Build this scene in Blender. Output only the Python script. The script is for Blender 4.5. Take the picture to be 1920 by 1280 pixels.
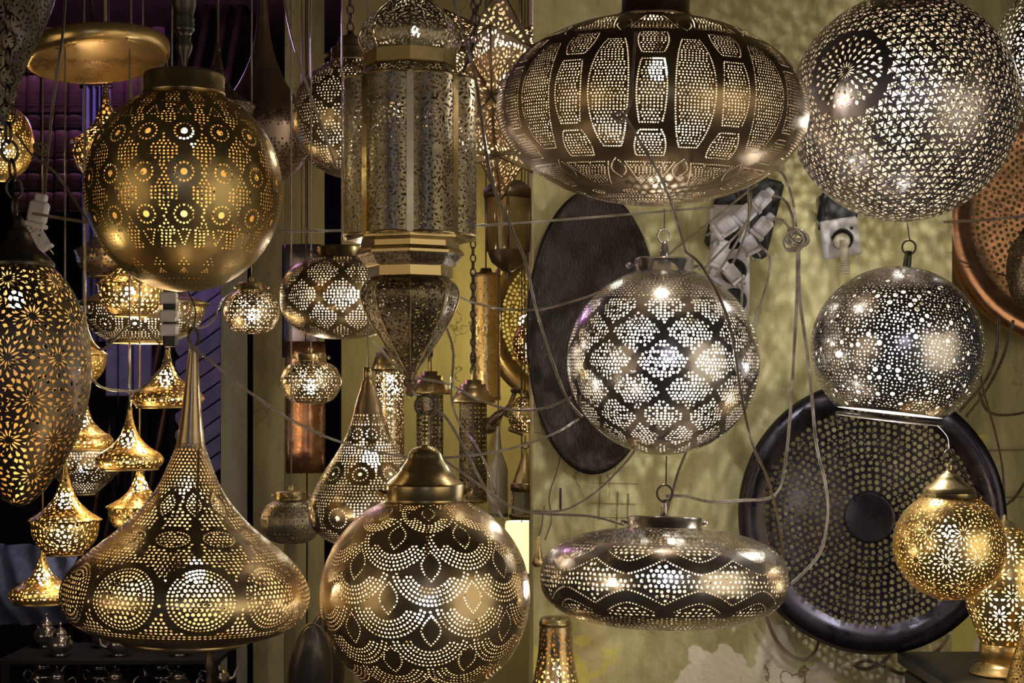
import bpy, math, random
import numpy as np
from mathutils import Vector, Matrix, Euler
from mathutils.geometry import delaunay_2d_cdt as CDT

for o in list(bpy.data.objects): bpy.data.objects.remove(o)
SC = bpy.context.scene
COL = SC.collection
PI = math.pi
R = math.radians

# ------------------------------------------------------------------ camera, world, lights, exposure
F, HY, ZC = 3000.0, 760.0, 1.5          # focal length in pixels, horizon row, eye height
cam = bpy.data.cameras.new('camera'); camo = bpy.data.objects.new('camera', cam); COL.objects.link(camo)
cam.sensor_width = 36.0; cam.lens = 36.0*F/1920.0; cam.shift_y = (HY-640.0)/1920.0
cam.clip_start = 0.05; cam.clip_end = 60
camo.location = (0, 0, ZC); camo.rotation_euler = (PI/2, 0, 0)
SC.camera = camo
SC.view_settings.view_transform = 'Standard'; SC.view_settings.look = 'None'
SC.view_settings.gamma = 1.0; SC.view_settings.use_curve_mapping = False
SC.view_settings.exposure = 0.0
SC.cycles.max_bounces = 6; SC.cycles.diffuse_bounces = 2; SC.cycles.glossy_bounces = 4
SC.cycles.transmission_bounces = 4; SC.cycles.caustics_reflective = True
SC.cycles.adaptive_threshold = 0.02; SC.cycles.sample_clamp_indirect = 6.0; SC.cycles.blur_glossy = 0.5
wd = bpy.data.worlds.new('evening'); SC.world = wd; wd.use_nodes = True
bg = wd.node_tree.nodes['Background']; bg.inputs[0].default_value = (0.55, 0.6, 0.85, 1); bg.inputs[1].default_value = 0.035

def light(name, kind, loc, energy, color, size=0.5, aim=None, **kw):
    l = bpy.data.lights.new(name, kind); l.energy = energy; l.color = color
    if kind == 'AREA':
        l.size = size
        for k, v in kw.items(): setattr(l, k, v)
    elif kind in ('POINT', 'SPOT'): l.shadow_soft_size = size
    o = bpy.data.objects.new(name, l); COL.objects.link(o); o.location = loc
    if aim is not None:
        o.rotation_euler = (Vector(aim)-Vector(loc)).to_track_quat('-Z', 'Y').to_euler()
    return o
# unseen area lights added as fill, beside and behind the camera
light('fill_light_warm', 'AREA', (-2.7, 0.1, 1.6), 10, (1.0, 0.78, 0.48), 1.8, aim=(0, 3, 1.4))
light('fill_light_white', 'AREA', (2.9, 0.2, 1.2), 15, (1.0, 0.86, 0.62), 2.8, aim=(0.5, 2.95, 0.75), spread=R(110))
light('fill_light_cool', 'AREA', (0.3, -2.6, 2.2), 7, (0.72, 0.74, 1.0), 0.9, aim=(0, 3, 1.4))
light('purple_light', 'POINT', (-0.95, 4.35, 2.45), 9.0, (0.80, 0.38, 0.95), 0.08)  # purple point light on the tiles, its source unknown
light('blue_light', 'POINT', (-1.45, 3.7, 1.75), 0.35, (0.35, 0.42, 1.0), 0.08)  # unseen blue point light off to the left

# ------------------------------------------------------------------ helpers
def P(px, py, Y): return Vector(((px-960.0)/F*Y, Y, ZC+(HY-py)/F*Y))
def tag(o, label=None, cat=None, group=None, kind=None):
    if label: o['label'] = label
    if cat: o['category'] = cat
    if group: o['group'] = group
    if kind: o['kind'] = kind
    return o
def empty(name, loc, label, cat, group=None, rot=(0, 0, 0)):
    o = bpy.data.objects.new(name, None); COL.objects.link(o); o.empty_display_size = 0.02
    o.location = loc; o.rotation_euler = rot
    return tag(o, label, cat, group)
def link_mesh(name, me, mat, parent=None, smooth=True):
    if mat is not None and not me.materials: me.materials.append(mat)
    if smooth and len(me.polygons):
        me.polygons.foreach_set('use_smooth', np.ones(len(me.polygons), dtype=bool))
    o = bpy.data.objects.new(name, me); COL.objects.link(o)
    if parent is not None: o.parent = parent
    return o
class MB:
    def __init__(s): s.v = []; s.f = []
    def add(s, vs, fs):
        b = len(s.v); s.v += [tuple(p) for p in vs]; s.f += [tuple(i+b for i in f) for f in fs]; return s
    def box(s, c, d, rot=None):
        vs = [Vector((x*d[0]/2, y*d[1]/2, z*d[2]/2)) for x in (-1, 1) for y in (-1, 1) for z in (-1, 1)]
        if rot is not None: M = Euler(rot).to_matrix(); vs = [M@q for q in vs]
        c = Vector(c)
        return s.add([q+c for q in vs], [(0, 1, 3, 2), (4, 6, 7, 5), (0, 4, 5, 1), (2, 3, 7, 6), (0, 2, 6, 4), (1, 5, 7, 3)])
    def bbox(s, c, d, bev, rot=None):            # box with chamfered edges
        hx, hy, hz = d[0]/2, d[1]/2, d[2]/2; b = bev; vs = []; idx = {}
        M = Euler(rot).to_matrix() if rot is not None else Matrix.Identity(3)
        for sx in (-1, 1):
            for sy in (-1, 1):
                for sz in (-1, 1):
                    for ax in range(3):
                        q = [sx*(hx-b), sy*(hy-b), sz*(hz-b)]; q[ax] = (sx*hx, sy*hy, sz*hz)[ax]
                        idx[(sx, sy, sz, ax)] = len(vs); vs.append(M@Vector(q)+Vector(c))
        fs = []
        for ax in range(3):
            o1, o2 = [a for a in range(3) if a != ax]
            for sg in (-1, 1):
                def k(a, bb, axx=ax):
                    t = [0, 0, 0]; t[ax] = sg; t[o1] = a; t[o2] = bb; return idx[(t[0], t[1], t[2], axx)]
                fs.append((k(-1, -1), k(1, -1), k(1, 1), k(-1, 1)))
                for ob in (o1, o2):
                    oc = o2 if ob == o1 else o1
                    if ob < ax: continue
                    for s2 in (-1, 1):
                        def kk(c_, axx):
                            t = [0, 0, 0]; t[ax] = sg; t[ob] = s2; t[oc] = c_; return idx[(t[0], t[1], t[2], axx)]
                        fs.append((kk(-1, ax), kk(1, ax), kk(1, ob), kk(-1, ob)))
        for sx in (-1, 1):
            for sy in (-1, 1):
                for sz in (-1, 1): fs.append(tuple(idx[(sx, sy, sz, a)] for a in range(3)))
        return s.add(vs, fs)
    def lathe(s, prof, seg=24, c=(0, 0, 0), M=None, mod=None):
        n = len(prof); vs = []
        for i in range(seg):
            a = 2*PI*i/seg; m = mod(a) if mod else 1.0
            for r, z in prof:
                q = Vector((r*m*math.sin(a), r*m*math.cos(a), z))
                if M is not None: q = M@q
                vs.append(q+Vector(c))
        fs = []
        for i in range(seg):
            j = (i+1) % seg
            for k in range(n-1): fs.append((i*n+k, j*n+k, j*n+k+1, i*n+k+1))
        return s.add(vs, fs)
    def tube(s, pts, r, seg=6, closed=False, cap=True):
        pts = [Vector(p) for p in pts]; n = len(pts); vs = []
        rr = r if isinstance(r, (list, tuple)) else [r]*n
        up = None
        for i in range(n):
            if closed: t = (pts[(i+1) % n]-pts[i-1])
            else: t = pts[min(i+1, n-1)]-pts[max(i-1, 0)]
            if t.length < 1e-9: t = Vector((0, 0, 1))
            t.normalize()
            if up is None:
                up = t.orthogonal().normalized()
            else:
                up = up - t*up.dot(t)
                if up.length < 1e-6: up = t.orthogonal()
                up.normalize()
            bn = t.cross(up)
            for k in range(seg):
                a = 2*PI*k/seg; vs.append(pts[i]+(up*math.cos(a)+bn*math.sin(a))*rr[i])
        fs = []
        m = n if closed else n-1
        for i in range(m):
            j = (i+1) % n
            for k in range(seg):
                l = (k+1) % seg; fs.append((i*seg+k, i*seg+l, j*seg+l, j*seg+k))
        if cap and not closed:
            fs.append(tuple(range(seg-1, -1, -1))); fs.append(tuple((n-1)*seg+k for k in range(seg)))
        return s.add(vs, fs)
    def torus(s, c, Rr, r, M=None, seg=18, sub=6, sx=1.0):
        pts = []
        for i in range(seg):
            a = 2*PI*i/seg; q = Vector((Rr*sx*math.cos(a), 0, Rr*math.sin(a)))
            if M is not None: q = M@q
            pts.append(q+Vector(c))
        return s.tube(pts, r, sub, closed=True)
    def mesh(s, name='m'):
        me = bpy.data.meshes.new(name); me.from_pydata(s.v, [], s.f); me.update(); return me
    def build(s, name, mat, parent=None, smooth=True): return link_mesh(name, s.mesh(name), mat, parent, smooth)

def catmull(pts, sub=8):
    pts = [Vector(p) for p in pts]
    if len(pts) < 3: return pts
    q = [pts[0]*2-pts[1]]+pts+[pts[-1]*2-pts[-2]]; out = []
    for i in range(1, len(q)-2):
        for k in range(sub):
            t = k/sub; a, b, c, d = q[i-1], q[i], q[i+1], q[i+2]
            out.append(0.5*((2*b)+(c-a)*t+(2*a-5*b+4*c-d)*t*t+(3*b-a-3*c+d)*t**3))
    out.append(pts[-1]); return out
def twin(name, pts, r, mat, parent=None, gap=1.0, sub=8):   # flat two core flex
    c = catmull(pts, sub); mb = MB()
    off = []
    for i in range(len(c)):
        t = c[min(i+1, len(c)-1)]-c[max(i-1, 0)]; t.normalize()
        n = t.cross(Vector((0, 1, 0)))
        if n.length < 1e-4: n = Vector((1, 0, 0))
        n.normalize()
        tw = 0.5*math.sin(i*0.23)
        n = (n*math.cos(tw)+t.cross(n)*math.sin(tw)); off.append(n*r*gap)
    mb.tube([p+o for p, o in zip(c, off)], r, 6); mb.tube([p-o for p, o in zip(c, off)], r, 6)
    return mb.build(name, mat, parent)
def smooth_prof(pts, sub=6):
    return [(max(0.0, v.x), v.y) for v in catmull([Vector((a, b, 0)) for a, b in pts], sub)]

# ------------------------------------------------------------------ materials
def nodes(name):
    m = bpy.data.materials.new(name); m.use_nodes = True; nt = m.node_tree
    return m, nt, nt.nodes['Principled BSDF']
def nd(nt, t, **kw):
    n = nt.nodes.new(t)
    for k, v in kw.items(): setattr(n, k, v)
    return n
def ramp(nt, fac, stops):
    r = nd(nt, 'ShaderNodeValToRGB'); e = r.color_ramp.elements
    e[0].position, e[0].color = stops[0][0], (*stops[0][1], 1); e[1].position, e[1].color = stops[-1][0], (*stops[-1][1], 1)
    for p, c in stops[1:-1]: x = e.new(p); x.color = (*c, 1)
    nt.links.new(fac, r.inputs[0]); return r.outputs[0]
def metal(name, c1, c2, rough=0.32, metallic=0.9, scale=9.0, bump=0.15, bscale=40.0, rv=0.12):
    m, nt, b = nodes(name); L = nt.links.new
    tc = nd(nt, 'ShaderNodeTexCoord')
    n1 = nd(nt, 'ShaderNodeTexNoise'); n1.inputs['Scale'].default_value = scale; n1.inputs['Detail'].default_value = 5; n1.inputs['Roughness'].default_value = 0.65
    L(tc.outputs['Object'], n1.inputs['Vector'])
    L(ramp(nt, n1.outputs[0], [(0.32, c1), (0.68, c2)]), b.inputs['Base Color'])
    mr = nd(nt, 'ShaderNodeMapRange'); mr.inputs[1].default_value = 0.3; mr.inputs[2].default_value = 0.7
    mr.inputs[3].default_value = rough-rv; mr.inputs[4].default_value = rough+rv
    L(n1.outputs[0], mr.inputs[0]); L(mr.outputs[0], b.inputs['Roughness'])
    b.inputs['Metallic'].default_value = metallic
    if bump > 0:
        n2 = nd(nt, 'ShaderNodeTexNoise'); n2.inputs['Scale'].default_value = bscale; n2.inputs['Detail'].default_value = 2
        L(tc.outputs['Object'], n2.inputs['Vector'])
        bp = nd(nt, 'ShaderNodeBump'); bp.inputs['Strength'].default_value = bump; bp.inputs['Distance'].default_value = 0.004
        L(n2.outputs[0], bp.inputs['Height']); L(bp.outputs[0], b.inputs['Normal'])
    return m
def plain(name, col, rough=0.5, metallic=0.0, col2=None, scale=20.0, bump=0.0, trans=0.0, coat=0.0):
    m, nt, b = nodes(name); L = nt.links.new
    b.inputs['Roughness'].default_value = rough; b.inputs['Metallic'].default_value = metallic
    b.inputs['Transmission Weight'].default_value = trans; b.inputs['Coat Weight'].default_value = coat
    tc = nd(nt, 'ShaderNodeTexCoord'); n1 = nd(nt, 'ShaderNodeTexNoise'); n1.inputs['Scale'].default_value = scale; n1.inputs['Detail'].default_value = 4
    L(tc.outputs['Object'], n1.inputs['Vector'])
    c2 = col2 or tuple(c*0.8 for c in col)
    L(ramp(nt, n1.outputs[0], [(0.35, col), (0.65, c2)]), b.inputs['Base Color'])
    if bump:
        bp = nd(nt, 'ShaderNodeBump'); bp.inputs['Strength'].default_value = bump; bp.inputs['Distance'].default_value = 0.004
        L(n1.outputs[0], bp.inputs['Height']); L(bp.outputs[0], b.inputs['Normal'])
    return m
BULB = 3.2          # how bright all bulbs burn
_glow = {}
def glow(col, strength):
    k = (col, strength)
    if k not in _glow:
        m, nt, b = nodes('bulb_glow'); b.inputs['Base Color'].default_value = (0.9, 0.9, 0.88, 1)
        b.inputs['Emission Color'].default_value = (*col, 1); b.inputs['Emission Strength'].default_value = strength*BULB
        _glow[k] = m
    return _glow[k]
M = {}
M['brass_dark'] = metal('brass_dark', (0.33, 0.24, 0.10), (0.54, 0.40, 0.17), 0.34, bump=0.10)
M['brass_bell'] = metal('brass_bell', (0.38, 0.28, 0.15), (0.58, 0.43, 0.24), 0.30, bump=0.6, bscale=17)
M['brass_brown'] = metal('brass_brown', (0.38, 0.28, 0.15), (0.58, 0.43, 0.24), 0.30, bump=0.6, bscale=15)
M['bronze'] = metal('bronze', (0.22, 0.15, 0.085), (0.34, 0.24, 0.14), 0.36, bump=0.10)
M['gunmetal'] = metal('gunmetal', (0.22, 0.19, 0.20), (0.36, 0.31, 0.32), 0.33, bump=0.4, bscale=14)
M['silver'] = metal('silver', (0.28, 0.25, 0.24), (0.46, 0.42, 0.40), 0.22, bump=0.55, bscale=15, rv=0.06)
M['silver_brown'] = metal('silver_brown', (0.41, 0.35, 0.28), (0.59, 0.50, 0.40), 0.26, bump=0.25, bscale=24, rv=0.06)
M['gold'] = metal('gold', (0.64, 0.44, 0.15), (0.87, 0.61, 0.26), 0.30, bump=0.12)
M['inner_warm'] = metal('inner_warm', (0.66, 0.48, 0.23), (0.78, 0.58, 0.30), 0.40, 0.8, bump=0)  # inner metals are brighter than the outer ones, to brighten the holes
M['inner_white'] = metal('inner_white', (0.66, 0.57, 0.44), (0.78, 0.69, 0.56), 0.40, 0.8, bump=0)
M['inner_mid'] = metal('inner_mid', (0.68, 0.54, 0.34), (0.80, 0.65, 0.43), 0.40, 0.8, bump=0)
M['star_metal'] = metal('star_metal', (0.30, 0.22, 0.13), (0.48, 0.36, 0.22), 0.45, 0.7, bump=0.1)
M['brass'] = metal('brass', (0.50, 0.38, 0.17), (0.66, 0.50, 0.24), 0.26, bump=0.05, rv=0.08)
M['brass_cap'] = metal('brass_cap', (0.34, 0.25, 0.12), (0.50, 0.38, 0.18), 0.28, bump=0.05, rv=0.08)
M['chrome'] = metal('chrome', (0.60, 0.58, 0.58), (0.75, 0.73, 0.72), 0.12, bump=0.0, rv=0.04)
M['filigree'] = metal('filigree', (0.22, 0.185, 0.13), (0.36, 0.30, 0.21), 0.40, bump=0.15)
M['filigree_dark'] = metal('filigree_dark', (0.11, 0.085, 0.06), (0.20, 0.155, 0.11), 0.42, bump=0.15)
M['dark_metal'] = metal('dark_metal', (0.06, 0.05, 0.04), (0.12, 0.10, 0.08), 0.38, bump=0.1)
M['dark_bronze'] = metal('dark_bronze', (0.14, 0.10, 0.07), (0.24, 0.17, 0.11), 0.42, bump=0.12)
M['copper'] = metal('copper', (0.45, 0.22, 0.12), (0.66, 0.34, 0.18), 0.30, bump=0.3, bscale=26)
M['copper_sheet'] = metal('copper_sheet', (0.35, 0.17, 0.10), (0.60, 0.32, 0.18), 0.26, bump=0.5, bscale=30)
M['steel_sheet'] = metal('steel_sheet', (0.20, 0.17, 0.20), (0.34, 0.28, 0.32), 0.34, bump=0.5, bscale=30)
M['tray_black'] = metal('tray_black', (0.028, 0.024, 0.032), (0.06, 0.05, 0.062), 0.30, 0.85, bump=0.25, bscale=14)
M['tray_brown'] = metal('tray_brown', (0.022, 0.017, 0.014), (0.042, 0.03, 0.024), 0.48, 0.75, bump=0.5, bscale=160)
M['tea_silver'] = metal('tea_silver', (0.30, 0.26, 0.26), (0.50, 0.44, 0.42), 0.18, bump=0.2, bscale=60, rv=0.06)
M['cord'] = plain('cord', (0.20, 0.16, 0.12), 0.2, 0.0, (0.30, 0.25, 0.20), 60, coat=0.5)
M['cord_dark'] = plain('cord_dark', (0.10, 0.075, 0.05), 0.35, 0.0, (0.16, 0.12, 0.08), 60, coat=0.2)
M['cord_brown'] = plain('cord_brown', (0.17, 0.12, 0.075), 0.3, 0.0, (0.24, 0.17, 0.11), 60, coat=0.2)
M['plastic_white'] = plain('plastic_white', (0.62, 0.58, 0.58), 0.42, 0.0, (0.52, 0.48, 0.48), 40)
M['plastic_clear'] = plain('plastic_clear', (0.42, 0.36, 0.26), 0.22, 0.0, (0.52, 0.45, 0.33), 40, coat=0.6)
M['plastic_black'] = plain('plastic_black', (0.012, 0.011, 0.011), 0.5)
M['glass_amber'] = plain('glass_amber', (0.17, 0.11, 0.04), 0.10, 0.2, (0.24, 0.16, 0.06), 10, coat=0.8)
M['glass_milk'] = plain('glass_milk', (0.30, 0.27, 0.19), 0.2, 0.0, (0.36, 0.32, 0.22), 10, coat=0.6)
M['leather'] = plain('leather', (0.022, 0.017, 0.014), 0.3, 0.0, (0.035, 0.027, 0.02), 12, bump=0.1, coat=0.1)
M['rose'] = plain('rose', (0.5, 0.03, 0.06), 0.5)

def plaster(name, base, dark, pale, bright, patch=True, wave=0.5):
    m, nt, b = nodes(name); L = nt.links.new
    tc = nd(nt, 'ShaderNodeTexCoord'); V = tc.outputs['Object']
    def noise(sc, det=5, rough=0.6, vec=V):
        n = nd(nt, 'ShaderNodeTexNoise'); n.inputs['Scale'].default_value = sc; n.inputs['Detail'].default_value = det; n.inputs['Roughness'].default_value = rough
        L(vec, n.inputs['Vector']); return n.outputs[0]
    def mix(fac, a, c):
        x = nd(nt, 'ShaderNodeMix', data_type='RGBA'); L(fac, x.inputs[0])
        for s, v in ((x.inputs[6], a), (x.inputs[7], c)):
            if isinstance(v, tuple): s.default_value = (*v, 1)
            else: L(v, s)
        return x.outputs[2]
    def mth(op, a, c):
        x = nd(nt, 'ShaderNodeMath', operation=op)
        for s, v in ((x.inputs[0], a), (x.inputs[1], c)):
            if isinstance(v, (int, float)): s.default_value = v
            else: L(v, s)
        return x.outputs[0]
    mp = nd(nt, 'ShaderNodeMapping'); mp.inputs['Scale'].default_value = (1, 1, 0.28); L(V, mp.inputs[0])
    streak = noise(11, 6, 0.65, mp.outputs[0])
    col = mix(ramp(nt, streak, [(0.36, (0, 0, 0)), (0.62, (1, 1, 1))]), dark, base)
    fine = noise(55, 4, 0.7)
    col = mix(ramp(nt, fine, [(0.60, (0, 0, 0)), (0.85, (0.5, 0.5, 0.5))]), col, dark)
    if patch:
        sep = nd(nt, 'ShaderNodeSeparateXYZ'); L(V, sep.inputs[0])
        low = nd(nt, 'ShaderNodeMapRange'); low.inputs[1].default_value = 1.12; low.inputs[2].default_value = 0.98; low.inputs[3].default_value = -0.14; low.inputs[4].default_value = 0.06
        L(sep.outputs[2], low.inputs[0])
        pn = mth('ADD', noise(4.2, 4, 0.55), low.outputs[0])
        col = mix(ramp(nt, pn, [(0.555, (0, 0, 0)), (0.565, (1, 1, 1))]), col, pale)
        mp2 = nd(nt, 'ShaderNodeMapping'); mp2.inputs['Location'].default_value = (7.3, 2.1, 4.4); L(V, mp2.inputs[0])
        pn2 = mth('ADD', noise(5.2, 4, 0.5, mp2.outputs[0]), low.outputs[0])
        col = mix(ramp(nt, pn2, [(0.60, (0, 0, 0)), (0.612, (1, 1, 1))]), col, bright)
    vo = nd(nt, 'ShaderNodeTexVoronoi', feature='DISTANCE_TO_EDGE'); vo.inputs['Scale'].default_value = 4.5
    wv = nd(nt, 'ShaderNodeMix', data_type='RGBA'); wv.inputs[0].default_value = 0.16
    nn = nd(nt, 'ShaderNodeTexNoise'); nn.inputs['Scale'].default_value = 9; nn.inputs['Detail'].default_value = 5; L(V, nn.inputs['Vector'])
    L(V, wv.inputs[6]); L(nn.outputs[1], wv.inputs[7]); L(wv.outputs[2], vo.inputs['Vector'])
    crack = ramp(nt, vo.outputs[0], [(0.002, (1, 1, 1)), (0.007, (0, 0, 0))])
    msk = ramp(nt, noise(3.1, 2), [(0.54, (0, 0, 0)), (0.60, (1, 1, 1))])
    ck = nd(nt, 'ShaderNodeMix', data_type='RGBA', blend_type='MULTIPLY'); ck.inputs[0].default_value = 1; L(crack, ck.inputs[6]); L(msk, ck.inputs[7])
    col = mix(ck.outputs[2], col, (0.20, 0.165, 0.085))
    L(col, b.inputs['Base Color']); b.inputs['Roughness'].default_value = 0.72
    bp = nd(nt, 'ShaderNodeBump'); bp.inputs['Strength'].default_value = wave; bp.inputs['Distance'].default_value = 0.012
    L(noise(24, 4, 0.55), bp.inputs['Height']); L(bp.outputs[0], b.inputs['Normal'])
    return m
M['wall_yellow'] = plaster('wall_yellow', (0.67, 0.59, 0.30), (0.35, 0.30, 0.125), (0.80, 0.68, 0.50), (0.72, 0.65, 0.17))
M['wall_cream'] = plaster('wall_cream', (0.62, 0.55, 0.27), (0.46, 0.40, 0.19), (0.5, 0.45, 0.3), (0.5, 0.45, 0.2), patch=False, wave=0.25)
M['post_cream'] = plaster('post_cream', (0.50, 0.44, 0.22), (0.30, 0.26, 0.14), (0.5, 0.45, 0.3), (0.5, 0.45, 0.2), patch=False, wave=0.25)
M['post_grey'] = plaster('post_grey', (0.26, 0.25, 0.19), (0.15, 0.14, 0.11), (0.5, 0.45, 0.3), (0.5, 0.45, 0.2), patch=False, wave=0.25)
M['dark_wall'] = plain('dark_wall', (0.012, 0.011, 0.014), 0.8, 0, (0.02, 0.018, 0.02), 5)
M['dark_wall'].node_tree.nodes['Principled BSDF'].inputs['Specular IOR Level'].default_value = 0.0
M['dark_wood'] = plain('dark_wood', (0.03, 0.022, 0.016), 0.6, 0, (0.05, 0.035, 0.025), 30, bump=0.2)
M['ground'] = plain('ground', (0.05, 0.045, 0.04), 0.8, 0, (0.08, 0.07, 0.06), 10, bump=0.2)
M['roof_tile'] = plain('roof_tile', (0.34, 0.17, 0.22), 0.35, 0, (0.46, 0.24, 0.30), 14, bump=0.2, coat=0.3)
M['blue_paint'] = plain('blue_paint', (0.16, 0.17, 0.30), 0.5, 0, (0.24, 0.25, 0.42), 20, bump=0.1)
M['blue_cloth'] = plain('blue_cloth', (0.05, 0.06, 0.13), 0.9, 0, (0.09, 0.10, 0.20), 9, bump=0.3)
M['shelf_black'] = plain('shelf_black', (0.010, 0.009, 0.008), 0.4, 0, (0.016, 0.013, 0.012), 20, coat=0.1)

# ------------------------------------------------------------------ perforated sheet metal
RND = random.Random(7)
def leaf(L_, W, n=3):                     # pointed oval, long axis along local y
    pts = []
    for i in range(n+1): t = i/n; pts.append((W/2*math.sin(PI*t), (t-0.5)*L_))
    for i in range(1, n): t = 1-i/n; pts.append((-W/2*math.sin(PI*t), (t-0.5)*L_))
    return pts
def drop(L_, W):
    return [(0, -L_/2), (W*.32, -L_*.05), (W/2, L_*.25), (W*.3, L_*.46), (-W*.3, L_*.46), (-W/2, L_*.25), (-W*.32, -L_*.05)]
def crescent(Rr, w, a0, a1, n=4):
    pts = []
    for i in range(n+1): a = a0+(a1-a0)*i/n; pts.append((Rr*math.cos(a), Rr*math.sin(a)))
    for i in range(n-1, 0, -1):
        a = a0+(a1-a0)*i/n; q = Rr-w*math.sin(PI*i/n); pts.append((q*math.cos(a), q*math.sin(a)))
    cx = sum(p[0] for p in pts)/len(pts); cy = sum(p[1] for p in pts)/len(pts)
    return [(x-cx, y-cy) for x, y in pts]
def rot2(pts, a):
    c, s = math.cos(a), math.sin(a); return [(x*c-y*s, x*s+y*c) for x, y in pts]
def span(pts):
    """small circles along the outline and over the middle of a polygon"""
    cs = []; n = len(pts); mx = sum(p[0] for p in pts)/n; my = sum(p[1] for p in pts)/n
    inr = min(math.hypot((pts[i][0]+pts[i-1][0])/2-mx, (pts[i][1]+pts[i-1][1])/2-my) for i in range(n))
    cs.append((mx, my, min(2.4, max(.5, inr*.8))))
    for i in range(n):
        (x0, y0), (x1, y1) = pts[i-1], pts[i]; m = max(1, int(math.hypot(x1-x0, y1-y0)/2.2))
        for t in range(m): cs.append((x0+(x1-x0)*t/m, y0+(y1-y0)*t/m, 0.15))
    return cs
def ccw(h):
    a = sum(h[i-1][0]*h[i][1]-h[i][0]*h[i-1][1] for i in range(len(h))); return h if a > 0 else h[::-1]
class Pat:
    """holes on a surface of revolution; profile in pixels (r, y), theta = pi faces the lane"""
    def __init__(s, prof, mod=None):
        s.r = np.array([p[0] for p in prof], float); s.y = np.array([p[1] for p in prof], float)
        d = np.hypot(np.diff(s.r), np.diff(s.y)); s.s = np.concatenate([[0], np.cumsum(d)]); s.S = s.s[-1]
        s.mod = mod; s.h = {}; s.holes = []; s.ymono = bool(np.all(np.diff(s.y) > -1e-6)); s.cell = 14.0; s.rmax = 0.0
        s._t = np.linspace(0, s.S, 2000); s._r = np.interp(s._t, s.s, s.r).tolist(); s._y = np.interp(s._t, s.s, s.y).tolist(); s._k = 1999.0/s.S
    def R(s, q): return s._r[max(0, min(1999, int(q*s._k+0.5)))]
    def Yv(s, q): return s._y[max(0, min(1999, int(q*s._k+0.5)))]
    def at(s, y): return float(np.interp(y, s.y, s.s))
    def pos(s, th, q): r = s.R(q); return (r*math.sin(th), r*math.cos(th), s.Yv(q))
    def free(s, th, q, r, gap):
        x, y, z = s.pos(th, q); c = s.cell; i, j, k = int(x//c), int(y//c), int(z//c); h = s.h
        for a in (i-1, i, i+1):
            for b in (j-1, j, j+1):
                for d in (k-1, k, k+1):
                    for (u, v, w, rr) in h.get((a, b, d), ()):
                        m = r+rr+gap
                        if (u-x)**2+(v-y)**2+(w-z)**2 < m*m: return False
        return True
    def put(s, th, q, r):
        x, y, z = s.pos(th, q); c = s.cell; s.h.setdefault((int(x//c), int(y//c), int(z//c)), []).append((x, y, z, r))
    def poly(s, th, q, pts, gap=0.9, force=False):
        th %= 2*PI; Rr = s.R(q)
        if Rr < 2: return False
        ext = max(math.hypot(*p) for p in pts)
        if q-ext < 0.8 or q+ext > s.S-0.8 or th*Rr < ext+0.8 or (2*PI-th)*Rr < ext+0.8: return False
        cs = span(pts)
        w = []
        for cx, cy, r in cs:
            t2, q2 = th+cx/Rr, q+cy
            if not force and not s.free(t2, q2, r, gap): return False
            w.append((t2, q2, r))
        for t2, q2, r in w: s.put(t2, q2, r)
        s.holes.append([(th+x/s.R(q+y) if s.R(q+y) > 1 else th, q+y) for x, y in pts]); return True
    def dot(s, th, q, r, gap=0.9, n=None):
        th %= 2*PI; Rr = s.R(q)
        if Rr < 2*r or q-r < 0.8 or q+r > s.S-0.8 or th*Rr < r+0.8 or (2*PI-th)*Rr < r+0.8: return False
        if not s.free(th, q, r, gap): return False
        s.put(th, q, r); n = n or (6 if r < 2.0 else 7 if r < 3.2 else 10); ph = RND.random()
        s.holes.append([(th+r*math.cos(2*PI*(i+ph)/n)/Rr, q+r*math.sin(2*PI*(i+ph)/n)) for i in range(n)]); return True
    def fill(s, d, r, pred=None, q0=0, q1=None, jit=0.0, gap=0.7, rv=0.0):
        q1 = s.S if q1 is None else q1; q = q0+d/2; row = 0
        while q < q1:
            Rr = s.R(q); n = max(3, int(round(2*PI*Rr/d)))
            for i in range(n):
                th = 2*PI*(i+0.5*(row % 2)+0.25)/n; qq = q
                if jit: th += RND.uniform(-jit, jit)*d/Rr; qq = q+RND.uniform(-jit, jit)*d
                if pred is None or pred(th % (2*PI), qq): s.dot(th, qq, r*(1+RND.uniform(-rv, rv)), gap)
            q += d*0.88; row += 1
    def path(s, pts, d, r, gap=0.4):
        """dots evenly along a polyline of (theta, q)"""
        acc = 0.0; last = pts[0]; s.dot(last[0], last[1], r, gap)
        for p in pts[1:]:
            a = last
            L_ = math.hypot((p[0]-a[0])*s.R((p[1]+a[1])/2), p[1]-a[1])
            if L_ < 1e-6: continue
            t = d-acc
            while t <= L_:
                f = t/L_; s.dot(a[0]+(p[0]-a[0])*f, a[1]+(p[1]-a[1])*f, r, gap); t += d
            acc = L_-(t-d); last = p
    def local(s, th, q, pts): return [(th+x/max(2, s.R(q+y)), q+y) for x, y in pts]
    def mesh(s, name, k, ybase, step=16.0, lining=None):
        """cut the holes: constrained Delaunay in (theta*Rref, s), holes dropped, mapped on the profile; metres = px*k"""
        Rref = float(s.r.max()); vs = []; fs = []
        for h in s.holes:
            h = ccw(h); b = len(vs); vs += [Vector((t*Rref, q)) for t, q in h]; fs.append(list(range(b, b+len(h))))
        nq = max(4, int(s.S/step)); nt = max(24, int(2*PI*Rref/step))
        if s.mod: nt = int(math.ceil(nt/32.0))*32
        for i in range(nq+1):
            q = s.S*i/nq
            for j in range(nt+1):
                t = 2*PI*j/nt
                if 0 < i < nq and 0 < j < nt and not s.free(t, q, 0.3, 0.6): continue
                vs.append(Vector((t*Rref, q)))
        r = CDT(vs, [], fs, 0, 1e-5, True)
        co = np.array([(v.x, v.y) for v in r[0]]); th = co[:, 0]/Rref; q = co[:, 1]
        rr = np.interp(q, s.s, s.r); yy = np.interp(q, s.s, s.y)
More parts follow.
